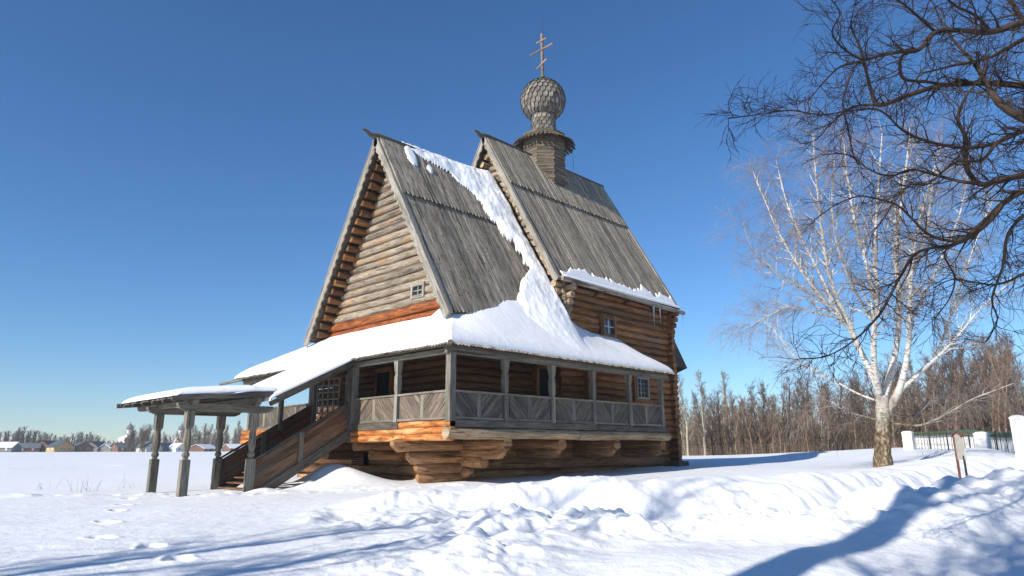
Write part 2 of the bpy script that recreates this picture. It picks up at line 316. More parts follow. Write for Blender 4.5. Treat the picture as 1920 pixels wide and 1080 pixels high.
# ================================================================ church
YC=7.05; EX=2.15; WY0,WY1=2.5,11.6            # axis, gable wall plane, side walls
R1=dict(x0=1.14,x1=8.62,zr=13.47,ze=4.30,w=5.45); R2=dict(x0=8.18,x1=18.89,zr=15.92,ze=7.03,w=5.09)
def rz(Rf,y): return Rf['zr']-abs(y-YC)*(Rf['zr']-Rf['ze'])/Rf['w']
church=empty('wooden_church',(8,YC,-2.2),'tall log church with steep board roofs, shingled onion dome and covered gallery','church')
def logwall(name,mat,a,b,z0,z1,r,ext=(0.,0.),clip=None,par=None,z_off=0,top=None,skip=None,topmat=None):
    """rows of logs from a to b (xy), clip(z)->(t0,t1) metres along; top = rows of another material"""
    a=np.array(a,float); b=np.array(b,float); L=np.linalg.norm(b-a); d=(b-a)/L
    mb=MB(); z=z0+r+z_off; k=0; pitch=2*r*(.97 if 'gable' in name else .94)
    while z<z1+.01:
        t0,t1=-ext[0],L+ext[1]
        if clip: c=clip(z); t0,t1=c
        if t1-t0>.25:
            e0,e1=random.uniform(-.04,.04),random.uniform(-.04,.04)
            spans=[(t0+e0*(ext[0]>0),t1+e1*(ext[1]>0))]
            for (zz0,zz1,s0,s1) in (skip or []):
                if zz0<z<zz1:
                    sp=[]
                    for (p,q) in spans:
                        if s0>p and s1<q: sp+=[(p,s0),(s1,q)]
                        else: sp.append((p,q))
                    spans=sp
            for p,q in spans:
                if q-p<.2: continue
                A=a+d*p; B=a+d*q; fl=random.random()<.5; P0,P1=(A[0],A[1],z),(B[0],B[1],z)
                mb.log(P0,P1,r*random.uniform(.93,1.06),taper=random.uniform(-.12,.12),jit=.08,seg=.4)
        z+=pitch; k+=1
    return sharp(mb.build(name,mat,par or church),50)
# --- cores that close the log walls behind (dark, inside)
core=MB(); 
core.box((2.6,2.9,-.7),(9.7,11.4,4.2)); core.build('inner_wall',MAT['void'],church)
core=MB(); core.box((3.15,3.1,-2.9),(18.3,15.0,-.72)); core.build('inner_wall',MAT['void'],church)
core=MB(); core.prism([(2.3,YC-4.3,4.2),(2.3,YC+4.3,4.2),(2.3,YC,11.9)],(7,0,0)); core.build('inner_gable',MAT['void'],church)
core=MB(); core.box((9.75,2.72,-.7),(18.45,11.4,7.2)); core.box((9.1,2.75,3.5),(9.7,11.4,7.2)); core.build('inner_wall',MAT['void'],church)
core=MB(); core.prism([(9.1,YC-4.3,7.2),(9.1,YC+4.3,7.2),(9.1,YC,15.0)],(9.3,0,0)); core.build('inner_gable',MAT['void'],church)
# --- gable of the front block
RG=.195
def clipg(Rf,marg):
    sl=(Rf['zr']-Rf['ze'])/Rf['w']
    def f(z):
        hw=(Rf['zr']-z)/sl-marg; return (YC-hw-WY0, YC+hw-WY0)
    return f
def clip1(z):
    t0,t1=clipg(R1,.32)(z); return (max(t0,-.12),min(t1,WY1-WY0+.12))
w_skip=[(5.42,6.06,4.12-WY0,5.08-WY0)]
logwall('gable_wall',MAT['gable'],(EX,WY0),(EX,WY1),5.13,12.9,RG,clip=clip1,skip=w_skip)
logwall('gable_base_log',MAT['red'],(EX,WY0),(EX,WY1),3.95,5.0,RG*1.06,ext=(.45,.45))
# --- purlins under the front overhang, their ends showing in a stair up each slope
def purlins(Rf,xa,xb,sides,mat,z0,r=.17,step=.40):
    z=z0; sl=(Rf['zr']-Rf['ze'])/Rf['w']
    while z<Rf['zr']-.7:
        for s in sides:
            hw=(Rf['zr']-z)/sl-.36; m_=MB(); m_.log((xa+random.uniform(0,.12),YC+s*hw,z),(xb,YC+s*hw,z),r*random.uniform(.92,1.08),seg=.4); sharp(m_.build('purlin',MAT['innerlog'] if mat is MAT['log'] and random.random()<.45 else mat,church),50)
        z+=step
purlins(R1,1.3,2.6,(1,-1),MAT['log'],4.62)
purlins(R2,8.35,9.6,(1,-1),MAT['sill'],7.4,r=.18,step=.42)
# --- gable of the nave
def clip2(z):
    t0,t1=clipg(R2,.3)(z); return (max(t0,-.1),min(t1,WY1-WY0+.1))
logwall('nave_gable_wall',MAT['gable'],(9.0,WY0),(9.0,WY1),5.2,15.3,.2,clip=clip2)
# --- front block walls inside the gallery
def door(x0,y0,z0,axis,wd,ht,par,open_=True,mat='log',reveal=.28):
    """timber framed doorway in a wall along axis ('x' wall y=y0, 'y' wall x=x0)"""
    m_=MB(); t_=.16
    def P(u,v,d): return (x0+u,y0-d,z0+v) if axis=='x' else (x0-d,y0+u,z0+v)
    for u0,u1,v0,v1 in ((0,t_,0,ht),(wd-t_,wd,0,ht),(0,wd,ht,ht+.2),(0,wd,-.04,.1)):
        c=[P(u0,v0,-.05),P(u1,v0,-.05),P(u1,v0,reveal),P(u0,v0,reveal),P(u0,v1,-.05),P(u1,v1,-.05),P(u1,v1,reveal),P(u0,v1,reveal)]; m_.hexa(c)
    fr=m_.build('door_frame',MAT[mat],par); m_=MB()
    c=[P(t_,.1,.0),P(wd-t_,.1,.0),P(wd-t_,.1,.2),P(t_,.1,.2),P(t_,ht,.0),P(wd-t_,ht,.0),P(wd-t_,ht,.2),P(t_,ht,.2)]
    m_.hexa(c); o=m_.build('door',MAT['void'] if open_ else MAT['log'],par); return fr
def window(x0,y0,z0,axis,wd,ht,par,nx=2,nz=2,fw=.09,mat='white',depth=.25,tilt=0,bar=.03,outer=None,set_back=.0):
    """framed window with sash bars and glass; x0,y0,z0 = lower left seen from outside"""
    def P(u,v,d):
        if tilt:
            cu,cv=wd/2,ht/2; du,dv=u-cu,v-cv; u=cu+du*math.cos(tilt)-dv*math.sin(tilt); v=cv+du*math.sin(tilt)+dv*math.cos(tilt)
        return (x0+u,y0-d,z0+v) if axis=='x' else (x0-d,y0+u,z0+v)
    def pc(m_,u0,u1,v0,v1,d0,d1): m_.hexa([P(u0,v0,d0),P(u1,v0,d0),P(u1,v0,d1),P(u0,v0,d1),P(u0,v1,d0),P(u1,v1,d0),P(u1,v1,d1),P(u0,v1,d1)])
    win=MB(); pc(win,0,fw,0,ht,0,depth);pc(win,wd-fw,wd,0,ht,0,depth);pc(win,fw,wd-fw,0,fw,0,depth);pc(win,fw,wd-fw,ht-fw,ht,0,depth)
    wo=win.build('window',MAT[mat],par)
    g=MB(); pc(g,fw,wd-fw,fw,ht-fw,depth-.14,depth-.12-.0); g.build('pane',MAT['glass'],wo)
    s_=MB()
    for i in range(1,nx): u=fw+(wd-2*fw)*i/nx; pc(s_,u-bar/2,u+bar/2,fw,ht-fw,depth-.11,depth-.05)
    for i in range(1,nz): v=fw+(ht-2*fw)*i/nz; pc(s_,fw,wd-fw,v-bar/2,v+bar/2,depth-.115,depth-.053)
    s_.build('sash_bar',MAT[mat if mat!='brownboard' else 'white'],wo)
    if outer:
        o=MB(); e=outer; pc(o,-e,0,-e,ht+e,-.02,depth-.04);pc(o,wd,wd+e,-e,ht+e,-.02,depth-.04);pc(o,0,wd,ht,ht+e,-.02,depth-.045);pc(o,0,wd,-e,0,-.02,depth-.045)
        o.build('casing',MAT['log'],wo)
    return wo
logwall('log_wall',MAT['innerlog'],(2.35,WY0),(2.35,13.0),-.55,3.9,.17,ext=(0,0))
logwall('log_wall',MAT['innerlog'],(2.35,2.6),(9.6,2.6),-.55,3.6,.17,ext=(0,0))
logwall('log_wall',MAT['log'],(9.6,2.45),(18.5,2.45),-.55,6.9,.19,ext=(.85,.42))
logwall('end_wall',MAT['log'],(18.5,2.45),(18.5,11.6),-2.5,6.7,.19,ext=(.42,.42),z_off=.18)
logwall('nave_corner_log',MAT['gable'],(9.0,2.45),(9.0,4.2),3.6,7.4,.19,ext=(.45,0),z_off=.18)
# flared courses (widening towards the eaves) at the nave corners
for (cx,ex) in ((9.1,-1),(18.5,1)):
    for i in range(4):
        z=5.55+.35*i; m_=MB(); m_.log((cx,2.45+.6,z),(cx,1.95-.11*i,z),.17,seg=.4); m_.log((cx-ex*.6,2.4-.02*i,z+.17),(cx+ex*(.42+.10*i),2.4-.02*i,z+.17),.17,seg=.4); sharp(m_.build('flared_log_end',MAT['sill' if ex<0 else 'log'],church),50)
# --- basement
logwall('basement_wall',MAT['lowlog'],(2.9,2.85),(18.3,2.85),-2.75,-.75,.225,ext=(.0,.5))
logwall('basement_wall',MAT['lowlog'],(2.9,2.85),(2.9,15.2),-2.75,-.75,.225,ext=(.0,.3),z_off=.2)
for xa,xb,y,z in ((-.42,3.6,2.72,-.87),(.33,3.4,2.75,-1.34),(.75,3.4,2.78,-1.75),(.85,3.3,2.8,-2.12),(1.0,3.3,2.8,-2.45)):
    m_=MB(); m_.log((xa+.2,y,z),(xb,y,z),.25,seg=.35,jit=.08,taper=-.05,cut=1); sharp(m_.build('corbel_log',MAT['lowlog'],church),50)
for x in (3.05,6.24,10.1,13.9):
    for k,(ye,z) in enumerate(((.05,-.84),(.5,-1.18),(1.35,-1.5),(2.35,-1.93))):
        if k>1 and x>3.1: continue
        m_=MB(); m_.log((x,ye+.12,z),(x,3.2,z),.245,seg=.35,jit=.08,cut=(k%2)); 
        o=sharp(m_.build('corbel_log',MAT['lowlog'],church),50)
for y in (6.1,9.6,13.2,15.6):
    for xe,z in ((.1,-.86),(.9,-1.25)):
        m_=MB(); m_.log((xe,y,z),(3.2,y,z),.21,seg=.4,jit=.06); sharp(m_.build('corbel_log',MAT['lowlog'],church),50)
m_=MB(); m_.box((2.44,8.85,-1.72),(2.66,9.95,-1.12)); vt=m_.build('vent',MAT['void'],church)
for i in range(7): m_=MB(); m_.bar((2.40,8.9,-1.66+.08*i),(2.40,9.9,-1.66+.08*i),.05,.03); m_.build('vent_slat',MAT['lowlog'],vt)
# --- gallery
GL,GY=13.9,16.2; ZT=2.33
fl=MB()
for i in range(40): y=.15+i*(GY-.3)/40; fl.box((.1,y,-.06),(2.3,y+.37,0),along=0)
fl.box((2.3,.15,-.06),(GL,2.6,-.0),along=0)
fl.build('gallery_floor',MAT['rail'],church)
m_=MB(); m_.box((.05,.05,-.12),(2.5,GY-.1,-.065)); m_.box((2.5,.05,-.12),(GL,2.9,-.065)); m_.build('gallery_underfloor',MAT['lowlog'],church)
def sillrow(name,mat,p0,p1,r,zz):
    m_=MB(); m_.log((p0[0],p0[1],zz),(p1[0],p1[1],zz),r,seg=.5,jit=.05); return sharp(m_.build(name,mat,church),50)
# front: grey on the upper left, orange below
m_=MB(); m_.bar((-.02,2.9,-.14),(-.02,6.3,-.14),.22,.26); m_.build('sill_log',MAT['greysill'],church)
sillrow('sill_log',MAT['orange'],(.02,-.12),(.02,2.9),.135,-.15)
sillrow('sill_log',MAT['orange'],(.0,-.16),(.0,6.4),.135,-.38)
sillrow('sill_log',MAT['orange'],(.02,-.10),(.02,6.45),.14,-.60)
for zz,mm in ((-.14,'orange'),(-.38,'orange'),(-.62,'orange')): sillrow('sill_log',MAT[mm],(.02,9.6),(.02,GY+.15),.135,zz)
# side
m_=MB(); m_.bar((-.1,0,-.13),(8.2,0,-.13),.24,.24); m_.bar((8.21,0,-.14),(GL+.05,0,-.14),.23,.23); m_.build('sill_log',MAT['greysill'],church)
for a_,e_,j_ in ((-.2,7.0,0),(7.01,GL+.2,.01)): m_=MB(); m_.log((a_,.02-j_,-.47),(e_,.02+j_,-.46),.205,seg=.5,jit=.10,n=9); sharp(m_.build('sill_log',MAT['sill'],church),60)
def gpost(x,y,h=ZT,zb=0,dirn='x',name='gallery_post',mat='post',wd=.2):
    """carved post: square foot to the rail, swelling shaft with notches, flared head"""
    prof=[(.5,zb),(.5,1.02),(.40,1.06),(.50,1.22),(.53,1.45),(.50,1.72),(.40,1.80),(.40,1.84),(.5,1.95),(.66,h)]
    m_=MB(); pid=npid(); V=[];G=[];F=[]
    for i,(s_,z) in enumerate(prof):
        a=wd*s_
        for j,(u,v) in enumerate(((-1,-1),(1,-1),(1,1),(-1,1),(-1,-1))):
            V.append((x+u*a,y+v*a,z)); G.append((z,j*wd,pid))
    for i in range(len(prof)-1):
        for j in range(4): F.append((i*5+j,i*5+j+1,(i+1)*5+j+1,(i+1)*5+j))
    m_.add(V,F,G); return m_.build(name,MAT[mat],church)
BU=2.7274; BV=3.1336
for i in range(1,6): gpost(BU*i,0,zb=-.02)
for i in range(1,6): gpost(0,BV*i,zb=-.02,mat='barge' if i<3 else 'post')
for i in (1,2,3): gpost(1.2+BU*i*1.0,2.3,h=2.6,wd=.16) if False else None
m_=MB(); m_.box((-.13,-.13,-.06),(.13,.13,ZT+.02)); m_.build('corner_post',MAT['post'],church)
m_=MB(); m_.box((-.13,9.42,-.1),(.13,9.66,ZT)); m_.build('corner_post',MAT['post'],church)
m_=MB(); m_.box((-.15,6.1,-.2),(.15,6.4,ZT)); m_.build('stair_head_post',MAT['post'],church)
def railing(p0,p1,flip,rm='rail'):
    """one bay: top rail, foot rail, middle stud and two panels of slanting boards"""
    p0=np.array(p0,float);p1=np.array(p1,float); L=np.linalg.norm(p1-p0); d=(p1-p0)/L; nrm=np.array((d[1],-d[0],0.))
    if nrm@(np.array((-1,-1,0.)))<0: nrm=-nrm
    par=MB(); par.bar(p0+(0,0,1.0),p1+(0,0,1.0),.16,.07); par.bar(p0+(0,0,.055),p1+(0,0,.055),.12,.09)
    par.bar((p0+p1)/2+(0,0,.1),(p0+p1)/2+(0,0,.96),.05,.2,up=d)
    o=par.build('railing',MAT['post'],church)
    for h in (0,1):
        a=p0+d*(.1 if h==0 else L/2+.1); wd=L/2-.2; b=MB(); z0,z1=.1,.965; H=z1-z0
        sgn=1 if (h==0)!=flip else -1; n=9; W=(wd+H)/n
        for k in range(n):
            # slanting strip clipped to the panel rectangle
            u0=-H+k*W+.006; u1=-H+(k+1)*W-.006
            poly=[(u0,0),(u1,0),(u1+H,H),(u0+H,H)]
            def clipx(P,xv,keep):
                out=[]
                for i in range(len(P)):
                    A,B=P[i],P[(i+1)%len(P)]; ia=keep(A[0]); ib=keep(B[0])
                    if ia: out.append(A)
                    if ia!=ib: q=(xv-A[0])/(B[0]-A[0]); out.append((xv,A[1]+(B[1]-A[1])*q))
                return out
            poly=clipx(poly,0,lambda q:q>=0); poly=clipx(poly,wd,lambda q:q<=wd) if len(poly)>2 else []
            if len(poly)<3: continue
            if sgn<0: poly=[(wd-u,v) for u,v in poly][::-1]
            pts=[a+d*u+np.array((0,0,z0+v))-nrm*(.0) for u,v in poly]
            off=nrm*(.03+.008*random.random())
            g=d*(1*sgn)+np.array((0,0,1.)); b.prism(pts,off,gdir=g)
        b.build('panel',MAT[rm],o)
        b=MB(); b.box(*( (tuple(np.minimum(a,a+d*wd)+(0,0,z0)-np.abs(nrm)*.03), tuple(np.maximum(a,a+d*wd)+(0,0,z1)-np.abs(nrm)*.02+np.abs(nrm)*.005)) )); b.build('panel_backing',MAT['darkwood'],o)
for i in range(5): railing((BU*i+.1,0,0),(BU*(i+1)-.1,0,0),True if False else i%1==0)
railing((0,BV-.1,0),(0,.13,0),True,'railwarm'); railing((0,2*BV-.15,0),(0,BV+.1,0),False,'railwarm')
railing((0,4*BV-.1,0),(0,3*BV+.2,0),True); railing((0,5*BV-.1,0),(0,4*BV+.1,0),False)
# end railing of the side gallery
railing((GL-.2,.1,0),(GL-.2,2.2,0),False)
# top plates
m_=MB(); m_.bar((-.25,0,ZT+.1),(GL+.35,0,ZT+.1),.2,.2); m_.bar((-.25,0,ZT+.24),(GL+.3,0,ZT+.24),.12,.07); m_.build('top_plate',MAT['post'],church)
m_=MB(); m_.bar((0,.12,ZT+.1),(0,GY+.4,ZT+.1),.2,.195); m_.build('top_plate',MAT['post'],church)
# lattice gate leaves at the stair head
def lattice(p0,p1,z0,z1,nx,nz):
    p0=np.array(p0,float);p1=np.array(p1,float); m_=MB(); t_=.06
    for i in range(nx+1): q=p0+(p1-p0)*i/nx; m_.bar(q+(0,0,z0),q+(0,0,z1),t_,t_,up=(1,0,0))
    for i in range(nz+1): z=z0+(z1-z0)*i/nz; m_.bar(p0+(0,0,z)+(.004,0,0),p1+(0,0,z)+(.004,0,0),t_*.8,t_)
    return m_.build('lattice_gate',MAT['barge'],church)
lattice((.05,9.2,0),(.35,7.9,0),.55,2.05,4,5); lattice((.5,7.6,0),(.15,6.5,0),.55,2.15,4,5)
# doors and windows of the walls
door(2.2,6.3,.0,'y',1.25,2.35,church,True)
door(6.9,2.42,.0,'x',1.15,2.5,church,True)
door(10.4,2.28,.0,'x',.7,2.3,church,False); 
window(11.98,2.30,4.66,'x',1.0,.92,church,nx=2,nz=2,mat='brownboard',outer=.16,depth=.2,fw=.07)
window(14.75,2.28,1.55,'x',1.15,1.15,church,nx=3,nz=4,mat='barge',depth=.16,outer=.16)
window(EX-.04,4.13,5.40,'y',.94,.66,church,nx=2,nz=2,mat='barge',fw=.13,depth=.2,tilt=R(1.5),bar=.05)
# --- roofs of boards
def board_roof(Rf,side,name,mat,tiers,bw=.23,over=.0,th=.055):
    """boards running down the slope in two tiers, each with a row of pointed ends"""
    sl=(Rf['zr']-Rf['ze'])/Rf['w']; s=side
    def P(x,t,o): # t = 0 at ridge .. 1 at eave, o = lift off the slope
        y=YC+s*Rf['w']*t; z=Rf['zr']-(Rf['zr']-Rf['ze'])*t; L=math.hypot(1,sl); return np.array((x,y+s*o*sl/L,z+o/L))
    parent=MB(); parent.hexa([P(Rf['x0'],1,-.1),P(Rf['x1'],1,-.1),P(Rf['x1'],0.0,-.1),P(Rf['x0'],0.0,-.1),P(Rf['x0'],1,-.03),P(Rf['x1'],1,-.03),P(Rf['x1'],0,-.03),P(Rf['x0'],0,-.03)],along=0)
    ro=parent.build(name,MAT['darkwood'],church)
    for (t0,t1,lift) in tiers:
        b=MB(); x=Rf['x0']+.05
        while x<Rf['x1']-.05:
            wd=bw*random.uniform(.85,1.2); xe=min(x+wd-.035,Rf['x1']); e=t1+random.uniform(-.003,.006); q=random.uniform(-.008,.012)+lift
            tp=.03 # tooth length as a share of the slope
            pts=[P(x,t0,q),P(xe,t0,q),P(xe,e-tp*.8,q),P(xe-(xe-x)*.28,e,q),P(x+(xe-x)*.28,e,q),P(x,e-tp*.8,q)]
            nrm=P(0,0,1)-P(0,0,0); b.prism(pts,nrm*th,gdir=P(0,1,0)-P(0,0,0))
            # raised fillet along the joint
            x+=wd
        b.build('roof_boards',mat,ro)
    return ro
T1=.355
board_roof(R1,-1,'roof_slope',MAT['roof'],((.0,T1+.01,.12),(T1-.02,1.0,.0)))
board_roof(R1,1,'roof_slope',MAT['roof'],((.0,T1+.01,.12),(T1-.02,1.0,.0)))
board_roof(R2,-1,'roof_slope',MAT['roof2'],((.0,T1+.01,.12),(T1-.02,.985,.0)),bw=.22)
board_roof(R2,1,'roof_slope',MAT['roof2'],((.0,T1+.01,.12),(T1-.02,.985,.0)),bw=.22)
def barge(Rf,side,x,mat='barge',wd=.34,step=.44,ext=0):
    """bargeboard with a stepped, toothed inner edge"""
    sl=(Rf['zr']-Rf['ze'])/Rf['w']; L=math.hypot(Rf['w'],Rf['zr']-Rf['ze']); s=side
    d=np.array((0,s*Rf['w'],-(Rf['zr']-Rf['ze'])))/L; inn=np.array((0,-s*(Rf['zr']-Rf['ze']),-Rf['w']))/L
    o=np.array((x,YC,Rf['zr']+.10)); b=MB(); pid=npid()
    pts=[o+inn*0, o+d*(L+.25+ext), o+d*(L+.05+ext)+inn*wd*1.0]
    n=int(L/step); q=L
    for i in range(n*2):
        pts.append(o+d*(L-(i+.5)*L/(n*2))+inn*(wd*(1.0 if i%2==0 else .8)))
    pts.append(o+inn*wd*.9)
    # build as a strip of thin quads so the edge stays clean
    m_=2*n; 
    for i in range(m_):
        a0=L*i/m_;a1=L*(i+1)/m_; w0=wd*(1 if i%2 else .80)
        if i==m_-1: a1=L+.3+ext
        c=[o+d*a0,o+d*a1,o+d*a1+inn*w0,o+d*a0+inn*w0]; tx=np.array((-.06,0,0))
        V=[*c,*[q_+tx for q_ in c]]
        g=[((q_-o)@d,(q_-o)@inn,pid) for q_ in V]
        b.add(V,[(0,1,2,3),(7,6,5,4),(0,4,5,1),(2,6,7,3),(1,5,6,2),(3,7,4,0)],g)
    bo=b.build('bargeboard',MAT[mat],church)
    # outer cover board standing on the roof edge
    b=MB(); b.bar(o+np.array((.02,0,.03))-inn*.03,o+d*(L+.3+ext)+np.array((.02,0,.03))-inn*.03,.2,.05,up=inn); b.build('cover_board',MAT[mat],church)
for s_ in (1,-1): barge(R1,s_,R1['x0']-.02); barge(R2,s_,R2['x0']-.02,wd=.27)
barge(R2,-1,R2['x1']+.06,wd=.22); barge(R2,1,R2['x1']+.06,wd=.22)
# ridge logs with carved, upturned noses
def ridge(Rf,x1,nose,name='ridge_log'):
    z=Rf['zr']+.14; pts=[(Rf['x0']-nose,z+.10,.055),(Rf['x0']-nose+.25,z+.06,.09),(Rf['x0']-nose*.45,z-.06,.12),(Rf['x0']-.02,z-.02,.19),(Rf['x0']+.3,z+.02,.17),((Rf['x0']+x1)/2,z,.15),(x1,z+.03,.14)]
    V=[];F=[];G=[];pid=npid();n=8
    for i,(x,zz,r_) in enumerate(pts):
        for j in range(n+1): th=6.2832*j/n+.39; V.append((x,YC+r_*math.cos(th)*1.15,zz+r_*math.sin(th)*.8)); G.append((x,th*r_,pid))
    for i in range(len(pts)-1):
        for j in range(n): F.append((i*9+j,i*9+j+1,(i+1)*9+j+1,(i+1)*9+j))
    F.append(tuple(range(n))); F.append(tuple(range(len(V)-9,len(V)-1)))
    m_=MB(); m_.add(V,F,G); sharp(m_.build(name,MAT['darkwood'],church),60)
ridge(R1,9.6,.82); ridge(R2,19.05,.75)
m_=MB(); a_=np.array((8.66,1.35,rz(R1,1.35)+.10)); b_=np.array((8.66,YC,R1['zr']+.10)); m_.bar(a_,b_,.07,.42,up=(0,-.86,.51)); m_.build('end_board',MAT['darkwood'],church)
# eave gutter log of the nave
m_=MB(); m_.log((8.3,1.72,6.92),(19.35,1.72,6.72),.13,seg=.7,taper=-.1); sharp(m_.build('eave_gutter',MAT['roof'],church),50)
for x in (9.3,11.6,14.2,16.7,18.6): m_=MB(); m_.log((x,2.6,6.62),(x,1.62,6.78),.07,seg=.3); m_.build('eave_hook',MAT['darkwood'],church)
m_=MB(); m_.hexa([(8.5,1.85,6.9),(18.8,1.85,6.8),(18.8,2.5,6.95),(8.5,2.5,7.0),(8.5,1.85,6.95),(18.8,1.85,6.85),(18.8,2.5,7.0),(8.5,2.5,7.05)]); m_.build('soffit_board',MAT['log'],church)
# --- gallery lean-to roof (teeth under the snow)
SK0,SK1=2.58,4.3
def skz(x,y):
    fx=(x+.5)/2.65; f0=(y+.55)/3.05; f1=(17.0-y)/5.4
    return SK0+(SK1-SK0)*np.minimum(np.minimum(fx,f0),f1)
rf=MB()
xs=-.42; i=0
while xs<14.1:   # side eave: boards running up the slope
    wd=.17*random.uniform(.9,1.1); up=min(1,max(.05,(xs+.5)/2.65)) 
    y1=-.55+3.05*up; z1=SK0+(SK1-SK0)*up; q=random.uniform(-.01,.015)
    P=lambda x,y,z:(x,y,z)
    rf.prism([(xs,y1,z1+q),(xs+wd*.12,-.55+.07,SK0+.04+q),(xs+wd*.3,-.62,SK0-.04+q),(xs+wd*.62,-.62,SK0-.04+q),(xs+wd*.82,-.55+.07,SK0+.04+q),(xs+wd-.02,y1,z1+q)][::-1],(0,.0,.045),gdir=(0,.87,.49)); xs+=wd
ys=-.5
while ys<16.9:
    wd=.17*random.uniform(.9,1.1); up=max(.05,min(1,(ys+.55)/3.05,(17.0-ys)/5.4)); x1=-.5+2.65*up; z1=SK0+(SK1-SK0)*up; q=random.uniform(-.01,.015)
    rf.prism([(x1,ys,z1+q),(-.43,ys+wd*.12,SK0+.04+q),(-.57,ys+wd*.3,SK0-.04+q),(-.57,ys+wd*.62,SK0-.04+q),(-.43,ys+wd*.82,SK0+.04+q),(x1,ys+wd-.02,z1+q)],(0,0,.045),gdir=(.87,0,.49)); ys+=wd
gr=rf.build('gallery_roof',MAT['roof'],church)
m_=MB()
m_.hexa([(-.4,-.45,SK0-.05),(14.1,-.45,SK0-.05),(14.1,2.5,SK1-.06),(2.15,2.5,SK1-.06),(-.4,-.45,SK0-.02),(14.1,-.45,SK0-.02),(14.1,2.5,SK1-.03),(2.15,2.5,SK1-.03)]); m_.build('roof_lining',MAT['darkwood'],gr)
m_=MB(); m_.hexa([(-.4,-.45,SK0-.06),(2.15,2.5,SK1-.07),(2.15,11.6,SK1-.07),(-.4,16.9,SK0-.06),(-.4,-.45,SK0-.03),(2.15,2.5,SK1-.035),(2.15,11.6,SK1-.035),(-.4,16.9,SK0-.03)]); m_.build('roof_lining',MAT['darkwood'],gr)
m_=MB(); m_.hexa([(-.4,16.9,SK0-.06),(2.15,11.6,SK1-.07),(9,11.6,SK1-.07),(9,16.9,SK0-.06),(-.4,16.9,SK0-.03),(2.15,11.6,SK1-.035),(9,11.6,SK1-.035),(9,16.9,SK0-.03)]); m_.build('roof_lining',MAT['darkwood'],gr)
m_=MB(); m_.prism([(14.1,-.5,SK0-.04),(14.1,2.5,SK1-.05),(14.1,2.5,SK1+.05),(14.1,-.5,SK0+.05)],(.05,0,0)); m_.build('verge_board',MAT['post'],gr)
m_=MB(); m_.log((-.55,15.6,2.50),(-.62,18.2,2.42),.07,seg=.4); m_.build('gutter_pole',MAT['post'],church)
m_=MB(); m_.log((0,.0,2.62),(-.62,-.66,2.60),.09,seg=.3); m_.build('corner_bracket',MAT['darkwood'],church)
# --- apse behind the nave
apse=[(18.5,3.6),(21.0,3.6),(22.8,5.3),(22.8,8.8),(21.0,10.5),(18.5,10.5)]
for a_,b_ in zip(apse[:-1],apse[1:]):
    logwall('apse_wall',MAT['log'],a_,b_,-2.6,3.9,.19,ext=(.05,.05))
ins=MB(); ins.prism([(p[0]-.15*(p[0]>19),YC+(p[1]-YC)*.96,-2.8) for p in apse],(0,0,6.6)); ins.build('inner_wall',MAT['void'],church)
ea=[(18.4,3.0),(21.5,3.0),(23.6,5.0),(23.6,9.1),(21.15,11.35),(18.4,11.35)]; zt=15.3
rb=MB()
for k,(a_,b_) in enumerate(zip(ea[:-1],ea[1:])):
    a_=np.array((*a_,3.75));b_=np.array((*b_,3.75)); top0=np.array((18.4,YC,zt)); top1=np.array((19.6,YC,zt))
    n=max(6,int(np.linalg.norm(b_-a_)/.2)); ta,tb=(top0,top1) if k==0 else ((top1,top0) if k==4 else (top1,top1+(.001,0,0)))
    for i in range(n):
        q0,q1=i/n,(i+.93)/n; A=a_+(b_-a_)*q0;B=a_+(b_-a_)*q1;C_=ta+(tb-ta)*q1;D_=ta+(tb-ta)*q0
        nrm=np.cross(B-A,D_-A); nrm/=np.linalg.norm(nrm); nrm=nrm if nrm[2]>0 else -nrm
        rb.prism([A,B,C_,D_],nrm*.05,gdir=D_-A)
rb.build('apse_roof',MAT['darkwood'],church)  # darker boards than the other roofs, standing in for the nave's shadow
m_=MB(); m_.box((17.9,1.75,-2.2),(18.9,2.6,-1.72)); m_.build('corner_stone',MAT['darkwood'],church)
# --- tower: octagon, pent roof, drum, dome, cross
tx=13.2
def octa(z0,z1,r):
    mb=MB(); z=z0; k=0
    while z<z1:
        h=.2*random.uniform(.85,1.15)
        for j in range(8):
            a0=R(22.5+45*j);a1=R(67.5+45*j); e=.05 if (j+k)%2 else -.005
            p0=np.array((tx+r*math.cos(a0),YC+r*math.sin(a0),z));p1=np.array((tx+r*math.cos(a1),YC+r*math.sin(a1),z)); d=(p1-p0)/np.linalg.norm(p1-p0); nn=np.array((-d[1],d[0],0))
            lift=random.uniform(0,.022)*(-1)
            A=p0-d*e+nn*lift;B=p1+d*e+nn*lift
            mb.hexa([A,B,B+nn*.16,A+nn*.16,*[q+np.array((0,0,h-.018)) for q in (A,B,B+nn*.16,A+nn*.16)]],along=0)
        z+=h;k+=1
    return mb
octa(11.6,17.55,1.32).build('tower_octagon',MAT['octagon'],church)
m_=MB(); m_.lathe((tx,YC,11.6),[(1.16,0),(1.16,5.9)],8,R(22.5)); m_.build('tower_core',MAT['void'],church)
pr=MB(); nb=44
for j in range(nb):
    th=2*math.pi*(j+.5)/nb; hw=2*math.pi/nb*.36; ro_,ri=1.92*random.uniform(.98,1.03),.66
    f=lambda r,a,z:(tx+r*math.cos(a),YC+r*math.sin(a),z)
    z0,z1=17.02,17.98
    pr.prism([f(ri,th-hw,z1),f(ro_*.97,th-hw,z0+.03),f(ro_*1.01,th-hw*.4,z0-.01),f(ro_*1.01,th+hw*.4,z0-.01),f(ro_*.97,th+hw,z0+.03),f(ri,th+hw,z1)],(0,0,.05),gdir=(math.cos(th),math.sin(th),-.5))
